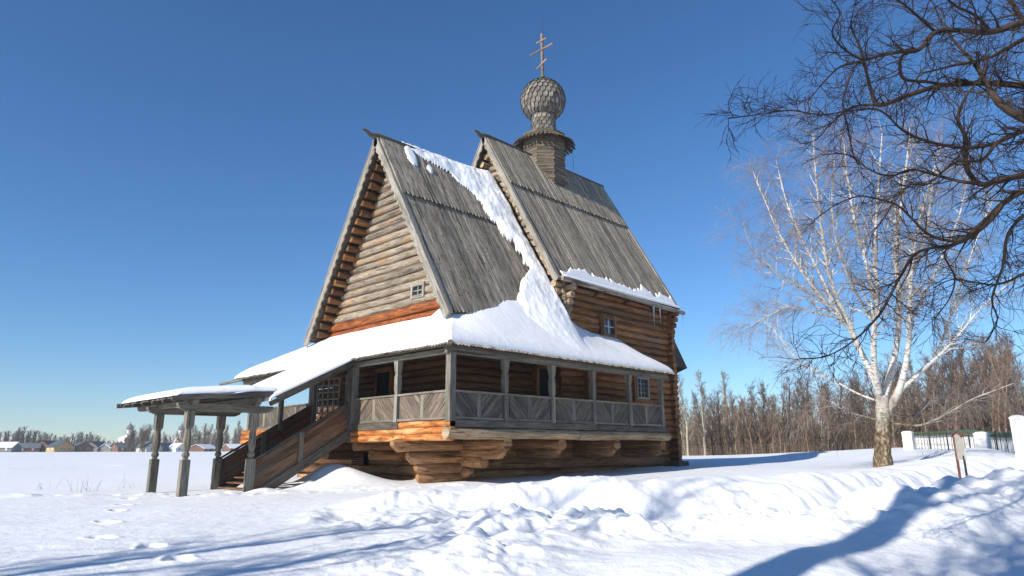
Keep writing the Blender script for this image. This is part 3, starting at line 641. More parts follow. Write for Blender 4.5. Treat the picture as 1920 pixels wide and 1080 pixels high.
for j in range(nb):
    th=2*math.pi*j/nb; hw=2*math.pi/nb*.4; f=lambda r,a,z:(tx+r*math.cos(a),YC+r*math.sin(a),z)
    pr.prism([f(.9,th-hw,17.78),f(1.62,th-hw,17.12),f(1.66,th,17.06),f(1.62,th+hw,17.12),f(.9,th+hw,17.78)],(0,0,.04),gdir=(math.cos(th),math.sin(th),-.5))
pr.build('pent_roof',MAT['darkwood'],church)
def shingles(prof,n,name,rows,mat='shingle',lift=.035,par=None):
    """overlapping pointed shingles on a turned profile [(r,z)] from the bottom up"""
    P_=np.array(prof); seg=np.hypot(np.diff(P_[:,0]),np.diff(P_[:,1])); S=np.concatenate([[0],np.cumsum(seg)])
    def pr_(s): s=np.clip(s,0,S[-1]); return np.interp(s,S,P_[:,0]),np.interp(s,S,P_[:,1])
    core_=MB(); core_.lathe((tx,YC,0),prof,32); co_=core_.build(name,MAT['darkwood'],par or church); sharp(co_,60)
    mb=MB(); h=S[-1]/rows
    for k in range(rows):
        s0=k*h; 
        for j in range(n):
            th=2*math.pi*(j+.5*(k%2))/n; hw=math.pi/n*.80; pid=npid(); V=[];G=[]
            for (ds,ww,lf) in ((1.5*h,.85,.004),(.75*h,1,lift*.55),(.35*h,1,lift*.8),(0,.25,lift)):
                r_,z_=pr_(s0+ds); r2,z2=pr_(s0+ds+.01); tz=np.array((r2-r_,z2-z_)); L=np.linalg.norm(tz)
                nr,nz_=(tz[1]/L,-tz[0]/L) if L>0 else (1,0)
                for sg in (-1,1):
                    a=th+sg*hw*ww; rr=r_+nr*lf; zz=z_+nz_*lf; V.append((tx+rr*math.cos(a),YC+rr*math.sin(a),zz)); G.append((ds,sg*.06,pid))
            F=[(0,1,3,2),(2,3,5,4),(4,5,7,6)]; mb.add(V,[f[::-1] for f in F],G)
    mb.build('shingles',MAT[mat],co_); return co_
shingles([(.74,17.75),(.72,18.2),(.72,19.2)],16,'drum',6,lift=.06)
dp=[(.74,19.12),(.92,19.2),(1.10,19.38),(1.24,19.62),(1.33,19.92),(1.36,20.2),(1.32,20.5),(1.21,20.8),(1.02,21.08),(.78,21.28),(.5,21.42),(.26,21.52),(.12,21.62)]
shingles(dp,26,'onion_dome',11,lift=.09)
m_=MB(); m_.lathe((tx,YC,19.12),[(.80,0),(.88,.03),(.88,.08),(.78,.12)],28); m_.build('dome_collar',MAT['roof2'],church)
m_=MB(); m_.lathe((tx,YC,21.5),[(.24,0),(.17,.15),(.10,.24),(.14,.30),(.14,.42),(.08,.5),(.06,.7)],12); m_.build('cross_base',MAT['green'],church)
cr=MB(); cr.box((tx-.06,YC-.07,21.9),(tx+.06,YC+.07,24.93)); cro=cr.build('cross',MAT['crosswood'],church)
# bars along the diagonal the photograph shows: across the axis of the church
for zc,hl,tilt in ((24.38,.42,0),(23.75,.95,0),(22.72,.46,-.42)):
    m_=MB(); d=np.array((0,math.cos(tilt),math.sin(tilt)))
    c=np.array((tx-.075,YC,zc)); m_.bar(c-d*hl,c+d*hl,.05,.12); m_.build('cross_bar',MAT['crosswood'],cro)
# thin lightning rod wire above and beside
m_=MB(); m_.log((tx+.1,YC,24.9),(tx+.1,YC,26.3),.008,n=4,seg=1); m_.build('rod',MAT['iron'],church)
m_=MB(); m_.log((tx+1.3,YC-1.2,17.1),(tx+1.2,YC-1.35,14.4),.012,n=4,seg=1); m_.build('cable',MAT['iron'],church)
# --- stairs
SY0,SY1=6.27,9.4; SXB=-4.05; SZB=-2.42
def stairside(y,name,mat):
    """sloping parapet of boards between stair head and foot"""
    b=MB(); d=np.array((SXB,0,SZB)); 
    H0=1.02
    for k in range(5):
        a=-.28+k*.25; c0=np.array((0,y,a)); 
        th=.05+random.uniform(-.006,.006)
        p=[c0+(0,0,0),c0+d,c0+d+(0,0,.243),c0+(0,0,.243)]
        b.prism(p,(0,th,0),gdir=d)
    o=b.build(name,MAT[mat],church)
    b=MB(); b.bar((0.05,y+.03,H0),(SXB-.05,y+.03,SZB+H0),.12,.06); b.build('hand_rail',MAT['greysill'],o)
    b=MB(); b.bar((0.02,y-.02,-.32),(SXB,y-.02,SZB-.32),.1,.34); b.build('string_board',MAT['greysill'],o)
    b=MB(); b.bar((SXB*.55,y-.035,SZB*.55-.2),(SXB*.55,y-.035,SZB*.55+.98),.2,.04,up=(0,1,0)); b.build('batten',MAT['post'],o)
    return o
stairside(SY0,'stair_parapet','brownboard'); stairside(SY1,'stair_parapet','brownboard')
ns=13
for i in range(ns):
    q=(i+1)/ns; x=SXB*q; z=SZB*q; m_=MB(); m_.box((x,SY0+.06,z-.05),(x+.36,SY1-.0,z),along=1); m_.build('step',MAT['brownboard'],church)
def cpost(x,y,z0,z1,par,s=.115):
    prof=[(1.0,0,4),(1.0,.47,4),(.62,.475,8),(.62,.49,8),(.95,.515,8),(.95,.53,8),(.62,.555,8),(.66,.565,8),(.98,.62,8),(1.0,.68,8),(.78,.79,8),(.80,.80,8),(1.0,.84,4),(1.0,1,4)]
    H=z1-z0; V=[];G=[];F=[];pid=npid()
    for i,(a,q,k) in enumerate(prof):
        for j in range(9):
            th=math.pi/4+2*math.pi*j/8; 
            c_=1/max(abs(math.cos(th)),abs(math.sin(th))); rr=s*a*(c_ if k==4 else 1.07); V.append((x+rr*math.cos(th),y+rr*math.sin(th),z0+q*H)); G.append((q*H,j*.09,pid))
    for i in range(len(prof)-1):
        for j in range(8): F.append((i*9+j,i*9+j+1,(i+1)*9+j+1,(i+1)*9+j))
    m_=MB(); m_.add(V,F,G); return m_.build('canopy_post',MAT['post'],par)
for (x,y) in ((-4.18,SY0),(-6.5,SY0),(-4.08,SY1),(-6.44,SY1)): cpost(x,y,-2.8,.32,church,s=.135)
# beams with rounded noses
def nosebeam(p0,p1,h=.26,wd=.2):
    p0=np.array(p0,float);p1=np.array(p1,float); d=(p1-p0)/np.linalg.norm(p1-p0); z=np.array((0,0,1.)); side_=np.cross(d,z)
    L=np.linalg.norm(p1-p0); pr_=[(0,h),(0,h*.75),(.08,h*.3),(.28,0),(L-.28,0),(L-.08,h*.3),(L,h*.75),(L,h)]
    m_=MB(); m_.prism([p0+d*u+z*v-side_*wd/2 for u,v in pr_],side_*wd,gdir=d); return m_.build('canopy_beam',MAT['post'],church)
nosebeam((-6.95,SY0,.32),(-3.5,SY0,.32)); nosebeam((-6.9,SY1,.32),(-3.3,SY1,.32)); 
nosebeam((-6.46,5.85,.52),(-6.46,11.7,.50),.2,.18); nosebeam((-4.15,5.95,.55),(-4.15,11.0,.55),.34,.18)
# canopy roof, low at the far end
CR=[(-7.3,.70),(-3.85,1.03)]
def cz(x): return CR[0][1]+(x-CR[0][0])*(CR[1][1]-CR[0][1])/(CR[1][0]-CR[0][0])
b=MB(); y=5.72
while y<11.6:
    wd=.24; e=random.uniform(-.08,.08); b.hexa([(-7.2+e,y,cz(-7.2+e)),(CR[1][0],y,cz(CR[1][0])),(CR[1][0],y+wd-.012,cz(CR[1][0])),(-7.2+e,y+wd-.012,cz(-7.2+e)),(-7.2+e,y,cz(-7.2+e)+.05),(CR[1][0],y,cz(CR[1][0])+.05),(CR[1][0],y+wd-.012,cz(CR[1][0])+.05),(-7.2+e,y+wd-.012,cz(-7.2+e)+.05)],along=0); y+=wd
cro_=b.build('canopy_roof',MAT['greysill'],church)
b=MB(); b.bar((-7.35,5.70,cz(-7.35)+.0),(-3.85,5.70,cz(-3.85)-.03),.06,.16); b.bar((-7.3,11.7,cz(-7.3)),(-3.85,11.7,cz(-3.85)),.06,.17); b.bar((-3.85,5.7,cz(-3.85)-.08),(-3.85,11.6,cz(-3.85)-.08),.07,.30); b.build('edge_board',MAT['greysill'],cro_)
b=MB()
for k in range(6): b.bar((-7.2,5.95+1.05*k,cz(-7.2)-.05),(-3.9,5.95+1.05*k,cz(-3.9)-.05),.1,.09)
b.build('canopy_rafter',MAT['rail'],cro_)
# sloping roof over the stairs
def sz(x): return 2.50+(x+.45)*(2.50-.93)/(3.1)
b=MB(); y=5.75
while y<9.95:
    wd=.24; b.hexa([(-3.6,y,sz(-3.6)),(-.35,y,sz(-.35)),(-.35,y+wd-.012,sz(-.35)),(-3.6,y+wd-.012,sz(-3.6)),*[(u,v,w_+.05) for u,v,w_ in ((-3.6,y,sz(-3.6)),(-.35,y,sz(-.35)),(-.35,y+wd-.012,sz(-.35)),(-3.6,y+wd-.012,sz(-3.6)))]],along=0); y+=wd
sr=b.build('stair_roof',MAT['greysill'],church)
for a_,e_ in (((5.74,.02),(.07,.2)),((6.27,.22),(.14,.16)),((9.4,.22),(.14,.16))): b=MB(); b.bar((-3.6,a_[0],sz(-3.6)-a_[1]),(-.1,a_[0],sz(-.1)-a_[1]),*e_); b.build('rafter',MAT['greysill'],sr)
b=MB(); b.bar((-1.55,9.4,-.2),(-1.55,9.4,1.7),.16,.16,up=(1,0,0)); b.build('stair_post',MAT['post'],church)
b=MB(); b.box((-.2,6.12,-.75),(.1,6.42,ZT),along=2); b.build('stair_head_post',MAT['greysill'],church)
b=MB(); b.box((-6.9,5.9,-2.62),(-3.9,9.7,-2.57),along=1); b.build('foot_landing',MAT['greysill'],church)
# icicles under the nave eave
def icicle(x,y,z,L,r=.035):
    m_=MB(); m_.lathe((x,y,z-L),[(.002,0),(r*.35,L*.4),(r*.8,L*.8),(r*1.3,L)],6); o=m_.build('icicle',MAT['ice']); return o
ic=[(16.1,1.7,6.68,1.25),(16.75,1.7,6.66,.95),(19.2,1.72,6.6,.8)]
for i,(a,b_,c,L) in enumerate(ic):
    tag(icicle(a,b_,c,L,.05 if i<2 else .02),['longest icicle hanging from the nave eave','shorter icicle beside the longest one under the nave eave','thin icicle at the outer end of the gutter log'][i],'icicle','icicles under the eaves')
# ================================================================ snow on the roofs
def blanket(name,xs_,ys_,zbase,thick,label,mat='roofsnow',cat='snow'):
    """snow lying on a roof: sheet over a plan grid, thickness <= 0 means bare"""
    X,Y=np.meshgrid(xs_,ys_,indexing='ij'); Zb=zbase(X,Y); T=thick(X,Y); on=T>0
    Zt=Zb+np.maximum(T,0)+.0
    n,m_=X.shape; keep=on[:-1,:-1]|on[1:,:-1]|on[:-1,1:]|on[1:,1:]
    Zt=np.where(on,Zt,Zb-.05)
    idx=np.arange(n*m_).reshape(n,m_); a=idx[:-1,:-1][keep];b_=idx[1:,:-1][keep];c=idx[1:,1:][keep];d=idx[:-1,1:][keep]
    F=np.stack([a,b_,c,d],-1); used=np.unique(F); rem=np.full(n*m_,-1); rem[used]=np.arange(len(used)); V=np.stack([X,Y,Zt],-1).reshape(-1,3)[used]
    o=mesh_obj(name,V,rem[F],MAT[mat],None,None,True); tag(o,label,cat); return o
def edgeprof(d,T,Rr): q=np.clip(d/Rr,0,1); return T*np.sqrt(np.clip(1-(1-q)**2,0,1))
sl1=(R1['zr']-R1['ze'])/R1['w']
def big_z(x,y):
    sk=skz(x,y)+.06
    r1=R1['zr']-np.abs(y-YC)*sl1+.1
    xl=np.interp(r1,[4.5,5.3,6.1,7.0,8.4,9.4,10.4,11.4,12.2,12.7,13.4],[6.3,6.3,6.7,7.5,7.35,6.9,6.5,5.7,4.8,3.6,2.7])
    return sk,r1
BX=8.6
def big_thick(x,y): return 0
def snow_main():
    g=.036
    xs_=np.arange(-.45,14.2,g); ys_=np.arange(-.50,17.0,g); X,Y=np.meshgrid(xs_,ys_,indexing='ij')
    sk=skz(X,Y); r1=R1['zr']-np.abs(Y-YC)*sl1
    # ---- the lean-to blanket
    dl=np.minimum(np.minimum(X+.45,Y+.50),17.0-Y); dl0=dl; dl=np.minimum(dl,(14.17-X))
    tsk=edgeprof(dl,.26,.55)+.05*fbm(X*.8,Y*.8,3,51)*np.clip(dl/.5,0,1)+.012*fbm(X*6,Y*6,2,52)
    hipsm=.12*np.exp(-((X+.5)/2.65-(Y+.55)/3.05)**2*6)
    zs=sk+.05+tsk-hipsm*np.clip(dl/1.,0,1)
    # drifted higher towards the nave wall on the side
    aX=np.interp(X,[-.5,1,2,3,4,5,7,8.6,9.3,10,11.2,15],[0,.06,.36,.62,.78,.95,1.15,1.1,.68,.38,.18,.12]); zs=zs+aX*np.clip((Y+.55)/2.7,0,1)**2*(Y<3)-.35*np.clip((X-12.9)/1.3,0,1)**2*np.clip((Y+.5)/2,0,1)
    # ---- strip lying on the front block's roof
    xl=np.interp(r1,[4.3,5.3,6.1,7.0,8.4,9.4,10.4,11.4,12.2,12.7,13.4],[5.6,5.9,6.5,7.75,7.6,6.9,6.5,5.8,4.9,3.7,2.5])
    xl=xl+.9*fbm(X*.35+3,r1*.9,3,61)+.55*fbm(X*1.2,r1*2.3,3,62)
    d2=np.minimum(X-xl,(BX-.12*0)-X)+.0
    d2=np.where(Y>YC,-1,d2); top=13.42-r1; d2=np.minimum(d2,top*.6+.05)
    T2=np.interp(X,[3,6,7.5,9.3],[.10,.22,.42,.62])*np.interp(r1,[4,8,12.6,13.4],[1.15,1.1,.8,.5])
    z2=r1+.10*2+.16*np.clip((r1-9.8)/.6,0,1)+edgeprof(d2,1,.35)*T2*1.5+.30*fbm(X*1.6,r1*1.1,4,63)*np.clip(d2*3,0,1)+.10*fbm(X*5,r1*4,2,68)+.05*fbm(X*2.5,r1*.8,2,66)*2*np.clip(T2*3,0,1)
    on2=(d2>0)&(Y<=YC)
    # tongue of the skirt creeping up under the roof edge
    on1=(dl>=-.0)&((sk<4.62)|True)&(X<14.18)
    # skirt stops at the walls: front gable wall and side walls
    wallin=((X>EX+.05)&(Y>WY0+.0)&(Y<WY1)&(X<9.7))|((X>9.5)&(Y>2.32))
    skon=on1&~wallin&~((Y>11.6)&(X>9))
    zsk=np.where(skon,zs,-9)
    # under the overhanging roof boards the skirt snow must stay below them
    under=(r1<zsk)&(X>R1['x0'])&(X<R1['x1'])&~on2
    z2=np.where(on2,z2,-9)
    k=1.5*np.clip((X-5.6)/2.6,0,1)+.12
    k=k*np.clip((8.6-X)/1.3,0,1)+.02
    both=on2&skon
    a,b_=zsk,z2; h=np.clip(.5+.5*(b_-a)/k,0,1); sm=np.where(both,b_*h+a*(1-h)+k*h*(1-h),np.maximum(a,b_))
    # side strip to the right of the front roof (x between roof end and nave wall) carries the fillet down to the lean-to
    on=(sm>-5)
    base=np.maximum(np.where(skon,sk,-9),np.where(on2,r1+.06,-9)); 
    return X,Y,sm,on,np.where(base>-5,base,np.maximum(sk*skon,0))
X,Y,Z,ON,BS=snow_main()
def emit(name,X,Y,Z,ON,label,drop=.12):
    n,m_=X.shape; keep=ON[:-1,:-1]&ON[1:,:-1]&ON[:-1,1:]&ON[1:,1:]
    # skip cells that jump a wall height
    zz=np.stack([Z[:-1,:-1],Z[1:,:-1],Z[1:,1:],Z[:-1,1:]]); keep&=(zz.max(0)-zz.min(0)<.9)
    idx=np.arange(n*m_).reshape(n,m_); F=np.stack([idx[:-1,:-1][keep],idx[1:,:-1][keep],idx[1:,1:][keep],idx[:-1,1:][keep]],-1)
    used=np.unique(F); rem=np.full(n*m_,-1); rem[used]=np.arange(len(used)); V=np.stack([X,Y,Z],-1).reshape(-1,3)[used]; F=rem[F]
    # skirt around the border so that the sheet has thickness
    E=np.concatenate([F[:,[0,1]],F[:,[1,2]],F[:,[2,3]],F[:,[3,0]]]); key=np.sort(E,1); kk=key[:,0]*len(V)+key[:,1]; u,inv,cnt=np.unique(kk,return_inverse=True,return_counts=True); be=E[cnt[inv]==1]
    bv=np.unique(be); mp=np.full(len(V),-1); mp[bv]=len(V)+np.arange(len(bv)); V2=V[bv]-np.array((0,0,drop)); F2=np.stack([be[:,1],be[:,0],mp[be[:,0]],mp[be[:,1]]],-1)
    o=mesh_obj(name,np.vstack([V,V2]),np.vstack([F,F2]),MAT['roofsnow'],None,None,True); return tag(o,label,'snow')
emit('roof_snow',X,Y,Z,ON,'thick white snow blanket over the gallery roof running up the valley beside the nave gable',drop=.05)
# snow on the canopy and the stair roof
g=.07; xs_=np.arange(-7.25,-3.6,g); ys_=np.arange(5.66,11.6,g); X,Y=np.meshgrid(xs_,ys_,indexing='ij')
d=np.minimum(np.minimum(X+7.2,(Y-5.7)),11.55-Y); T=edgeprof(d,.33,.9)*np.clip(1-(np.maximum(0,X+4.5))*.35,0,1)+.03*fbm(X,Y,3,71)
emit('roof_snow',X,Y,CR[0][1]+(X-CR[0][0])*.0957+.06+np.maximum(T,.01),d>-.01,'smooth snow slab on the low entrance canopy with four carved posts',drop=.04)
xs_=np.arange(-3.95,-.25,g); ys_=np.arange(5.62,10.1,g); X,Y=np.meshgrid(xs_,ys_,indexing='ij')
d=np.minimum(np.minimum(X+3.95,Y-5.6),10.1-Y); T=edgeprof(d,.30,.55)+.03*fbm(X,Y,3,72); nose=np.exp(-((X+3.75)/.35)**2)*.0
emit('roof_snow',X,Y,2.50+(X+.45)*(1.57/3.1)+.06+np.maximum(T,.01),d>-.01,'sloping snow strip on the stair roof between canopy and gallery',drop=.06)
# remnants at the nave eave
sl2=(R2['zr']-R2['ze'])/R2['w']
xs_=np.arange(8.6,18.85,.05); ys_=np.arange(1.66,2.9,.03); X,Y=np.meshgrid(xs_,ys_,indexing='ij')
up=1.98+.10+.42*np.clip(fbm(X*1.3,Y*.5,4,81)+.24,0,1)*1.3+.3*np.maximum(0,fbm(X*5,Y*.3,2,82))*2
d=np.minimum(up-Y,Y-1.64); zb=R2['ze']+(Y-1.96)*sl2+.07; zb=np.where(Y<1.96,R2['ze']-.02+(Y-1.96)*.4,zb)
emit('roof_snow',X,Y,zb+edgeprof(d,.16,.12)+.02,d>0,'ragged strip of melting snow along the nave eave',drop=.08)
# small lumps on the upper front roof
for i,(lx,lr,ln) in enumerate(((2.75,.24,.9),(3.7,.13,.3))):
    zc=12.5-.5*i; yc_=YC-(R1['zr']-zc)/sl1
    xs_=np.arange(lx-lr*1.6,lx+lr*1.6,.03); zz=np.linspace(-ln,ln*.6,40); X,Zs=np.meshgrid(xs_,zz,indexing='ij')
    Yv=yc_+Zs/sl1; d=1-np.hypot((X-lx)/lr/1.3,(Zs+.1*fbm(X*6,Zs*6,2,5))/ln/.75)+.35*fbm(X*5,Zs*3,2,90+i)
    emit('roof_snow',X,Yv,zc+Zs+.33+edgeprof(d,.22,.5),d>0,['long patch of old snow near the ridge of the front roof','small snow lump below the ridge patch on the front roof'][i],drop=.05)
# ================================================================ trees
class TB:
    """many thin tubes gathered into one mesh; grain = (along, around, radius)"""
    def __init__(s): s.P=[];s.R=[];s.n=[]
    def add(s,P,R_,n=4): s.P.append(np.asarray(P,float)); s.R.append(np.asarray(R_,float)); s.n.append(n)
    def build(s,name,mat,parent=None,smooth=True):
        V=[];F=[];G=[];o=0
        for P,R_,n in zip(s.P,s.R,s.n):
            k=len(P); T=np.gradient(P,axis=0); T/=np.linalg.norm(T,axis=1)[:,None]+1e-9
            up=np.array((.12,.07,1.)) if abs(T[0,2])<.9 else np.array((1.,.1,0)); A=np.cross(T,up); A/=np.linalg.norm(A,axis=1)[:,None]+1e-9; B=np.cross(A,T)
            th=np.arange(n+1)*2*np.pi/n; c=np.cos(th)[None,:,None];s_=np.sin(th)[None,:,None]
            X=P[:,None,:]+(A[:,None,:]*c+B[:,None,:]*s_)*R_[:,None,None]; V.append(X.reshape(-1,3))
            L=np.concatenate([[0],np.cumsum(np.linalg.norm(np.diff(P,axis=0),axis=1))])
            g=np.stack([np.repeat(L,n+1),np.tile(th,k)*np.repeat(R_,n+1),np.repeat(R_,n+1)],-1); G.append(g)
            i,j=np.meshgrid(np.arange(k-1),np.arange(n),indexing='ij'); a=(o+i*(n+1)+j).ravel(); F.append(np.stack([a,a+1,a+n+2,a+n+1],-1)); o+=k*(n+1)
        V=np.concatenate(V);F=np.concatenate(F);G=np.concatenate(G)
        off=np.zeros(3); p=parent
        while p is not None: off+=np.array(p.location); p=p.parent
        me=bpy.data.meshes.new(name); me.vertices.add(len(V)); me.vertices.foreach_set('co',(V-off).ravel().astype(np.float32)); me.loops.add(F.size); me.loops.foreach_set('vertex_index',F.ravel().astype(np.int32)); me.polygons.add(len(F)); me.polygons.foreach_set('loop_start',(np.arange(len(F))*4).astype(np.int32)); me.polygons.foreach_set('use_smooth',[smooth]*len(F)); me.update(calc_edges=True)
        a=me.attributes.new('grain','FLOAT_VECTOR','POINT'); a.data.foreach_set('vector',G.astype(np.float32).ravel()); me.materials.append(mat)
        ob=bpy.data.objects.new(name,me); COL.objects.link(ob); ob.parent=parent; return ob
def unit(v): return v/(np.linalg.norm(v)+1e-9)
def wander(p,d,L,k,wob,trop,rng):
    """a bending line of k steps"""
    P=[np.array(p,float)]; d=unit(np.array(d,float))
    for i in range(k): d=unit(d+rng.normal(0,wob,3)+np.array(trop)); P.append(P[-1]+d*L/k)
    return np.array(P)
def side_dir(t,ang,rng,bias=None):
    r=rng.normal(0,1,3); 
    if bias is not None: r=r+bias
    r=unit(r-t*(r@t)); return unit(t*math.cos(ang)+r*math.sin(ang))
def bark(name,lo,hi,twig,thin=.03,lent=False,base=None):
    m,t,b=newmat(name); at_=N(t,'Attribute',attribute_name='grain'); sx=N(t,'SeparateXYZ'); t.links.new(at_.outputs['Vector'],sx.inputs[0])
    cb=N(t,'CombineXYZ'); t.links.new(math_(t,'MULTIPLY',sx.outputs[0],9 if lent else 1.6),cb.inputs[0]); t.links.new(math_(t,'MULTIPLY',sx.outputs[1],2.2 if lent else 14),cb.inputs[1]); t.links.new(math_(t,'MULTIPLY',sx.outputs[2],11),cb.inputs[2])
    n=N(t,'TexNoise'); n.inputs['Scale'].default_value=1.3; n.inputs['Detail'].default_value=4; n.inputs['Roughness'].default_value=.65; t.links.new(cb.outputs[0],n.inputs[0])
    col=ramp(t,n.outputs[0],[(.36,lo),(.46 if lent else .6,hi)])
    if base:
        tc=N(t,'TexCoord'); s2=N(t,'SeparateXYZ'); t.links.new(tc.outputs['Object'],s2.inputs[0]); n3=N(t,'TexNoise'); n3.inputs['Scale'].default_value=1.6; n3.inputs['Detail'].default_value=5; t.links.new(tc.outputs['Object'],n3.inputs[0])
        hh=math_(t,'ADD',s2.outputs[2],math_(t,'MULTIPLY',n3.outputs[0],3.0)); f=ramp(t,math_(t,'MULTIPLY',hh,.1),[(.34,(1,1,1)),(.5,(0,0,0))])
        n4=N(t,'TexNoise'); n4.inputs['Scale'].default_value=1; n4.inputs['Detail'].default_value=5; cb2=N(t,'CombineXYZ'); t.links.new(math_(t,'MULTIPLY',sx.outputs[0],5),cb2.inputs[0]); t.links.new(math_(t,'MULTIPLY',sx.outputs[1],9),cb2.inputs[1]); t.links.new(cb2.outputs[0],n4.inputs[0])
        col=mix(t,f,col,ramp(t,n4.outputs[0],[(.38,base[0]),(.56,base[1]),(.72,base[2])]))
    tw=ramp(t,sx.outputs[2],[(thin*.55,(1,1,1)),(thin,(0,0,0))]); col=mix(t,tw,col,twig)
    t.links.new(col,b.inputs['Base Color']); b.inputs['Roughness'].default_value=.8; b.inputs['Specular IOR Level'].default_value=.2
    bp=N(t,'Bump'); bp.inputs['Strength'].default_value=.6; bp.inputs['Distance'].default_value=.03; t.links.new(n.outputs[0],bp.inputs['Height']); t.links.new(bp.outputs[0],b.inputs['Normal']); return m
MAT['birch']=bark('birch_bark',(.09,.075,.06),(.60,.57,.52),(.17,.125,.10),.012,True,((.07,.05,.03),(.20,.15,.09),(.46,.41,.33)))
MAT['birchtwig']=bark('birch_twig',(.16,.12,.10),(.36,.30,.26),(.27,.215,.19),.008)
MAT['dark']=bark('dark_bark',(.016,.011,.009),(.062,.044,.033),(.042,.024,.019),.012)
MAT['woods']=bark('woods_bark',(.08,.058,.04),(.26,.195,.14),(.20,.135,.095),.02)
MAT['woodsdark']=bark('dark_woods_bark',(.04,.03,.022),(.12,.09,.065),(.13,.09,.07),.02)
MAT['pale']=bark('pale_bark',(.22,.19,.14),(.46,.41,.31),(.27,.22,.17),.02)
def px_line(pts,d0,d1):
    """trace (px,py,width px) at depths d0..d1, resample smoothly"""
    pts=np.array([(p[0],p[1],p[2]) for p in pts],float); k=len(pts); D=np.linspace(d0,d1,k)
    P=np.array([at(a[0],a[1],d) for a,d in zip(pts,D)]); R_=pts[:,2]/2*D/FPX
    s=np.linspace(0,k-1,(k-1)*4+1); i=np.clip(s.astype(int),0,k-2); f=s-i
    def cr(A):
        A0=A[np.clip(i-1,0,k-1)];A1=A[i];A2=A[i+1];A3=A[np.clip(i+2,0,k-1)]; ff=f[:,None] if A.ndim>1 else f
        return .5*((2*A1)+(-A0+A2)*ff+(2*A0-5*A1+4*A2-A3)*ff**2+(-A0+3*A1-3*A2+A3)*ff**3)
    return cr(P),np.maximum(np.interp(s,np.arange(k),R_),.004)
def twiggy(limb,R_,tb,tw,rng,step,l1,l2,l3,droop,n2=5,n3=4,ang=(.5,1.0),start=.15,bias=None,minr=.004,fall=.6):
    """secondary branches and twigs along a limb"""
    L=np.concatenate([[0],np.cumsum(np.linalg.norm(np.diff(limb,axis=0),axis=1))]); tot=L[-1]; s=tot*start
    while s<tot:
        q=s/tot; i=min(np.searchsorted(L,s),len(limb)-1); p=limb[i]; t=unit(limb[min(i+1,len(limb)-1)]-limb[max(i-1,0)]); r=np.interp(s,L,R_)
        ll=l1*rng.uniform(.55,1.25)*(1-fall*q*.6); rr=max(min(r*.55,.045*ll),minr)
        P=wander(p,side_dir(t,rng.uniform(*ang),rng,bias),ll,7,.13,(0,0,-.015*droop+.035),rng); rad=np.linspace(rr,minr*.9,8)
        (tb if rr>.012 else tw).add(P,rad,5 if rr>.02 else 4)
        for j in range(int(rng.integers(max(1,n2-1),n2+2))):
            u=rng.uniform(.2,1); k=u*7; i0=int(min(k,6)); p2=P[i0]+(P[i0+1]-P[i0])*(k-i0); t2=unit(P[i0+1]-P[i0]); l_=l2*rng.uniform(.5,1.3)
            P2=wander(p2,side_dir(t2,rng.uniform(.45,1.0),rng),l_,5,.15,(0,0,-.07*droop),rng); tw.add(P2,np.linspace(max(minr*1.3,rr*.35),minr*.7,6),3)
            for z_ in range(int(rng.integers(max(1,n3-1),n3+2))):
                i1=int(rng.integers(1,5)); t3=unit(P2[i1+1]-P2[i1]); P3=wander(P2[i1],side_dir(t3,rng.uniform(.4,.9),rng),l3*rng.uniform(.5,1.3),4,.13,(0,0,-.16*droop),rng); tw.add(P3,np.linspace(minr*.85,minr*.5,5),3)
        s+=step*rng.uniform(.5,1.5)
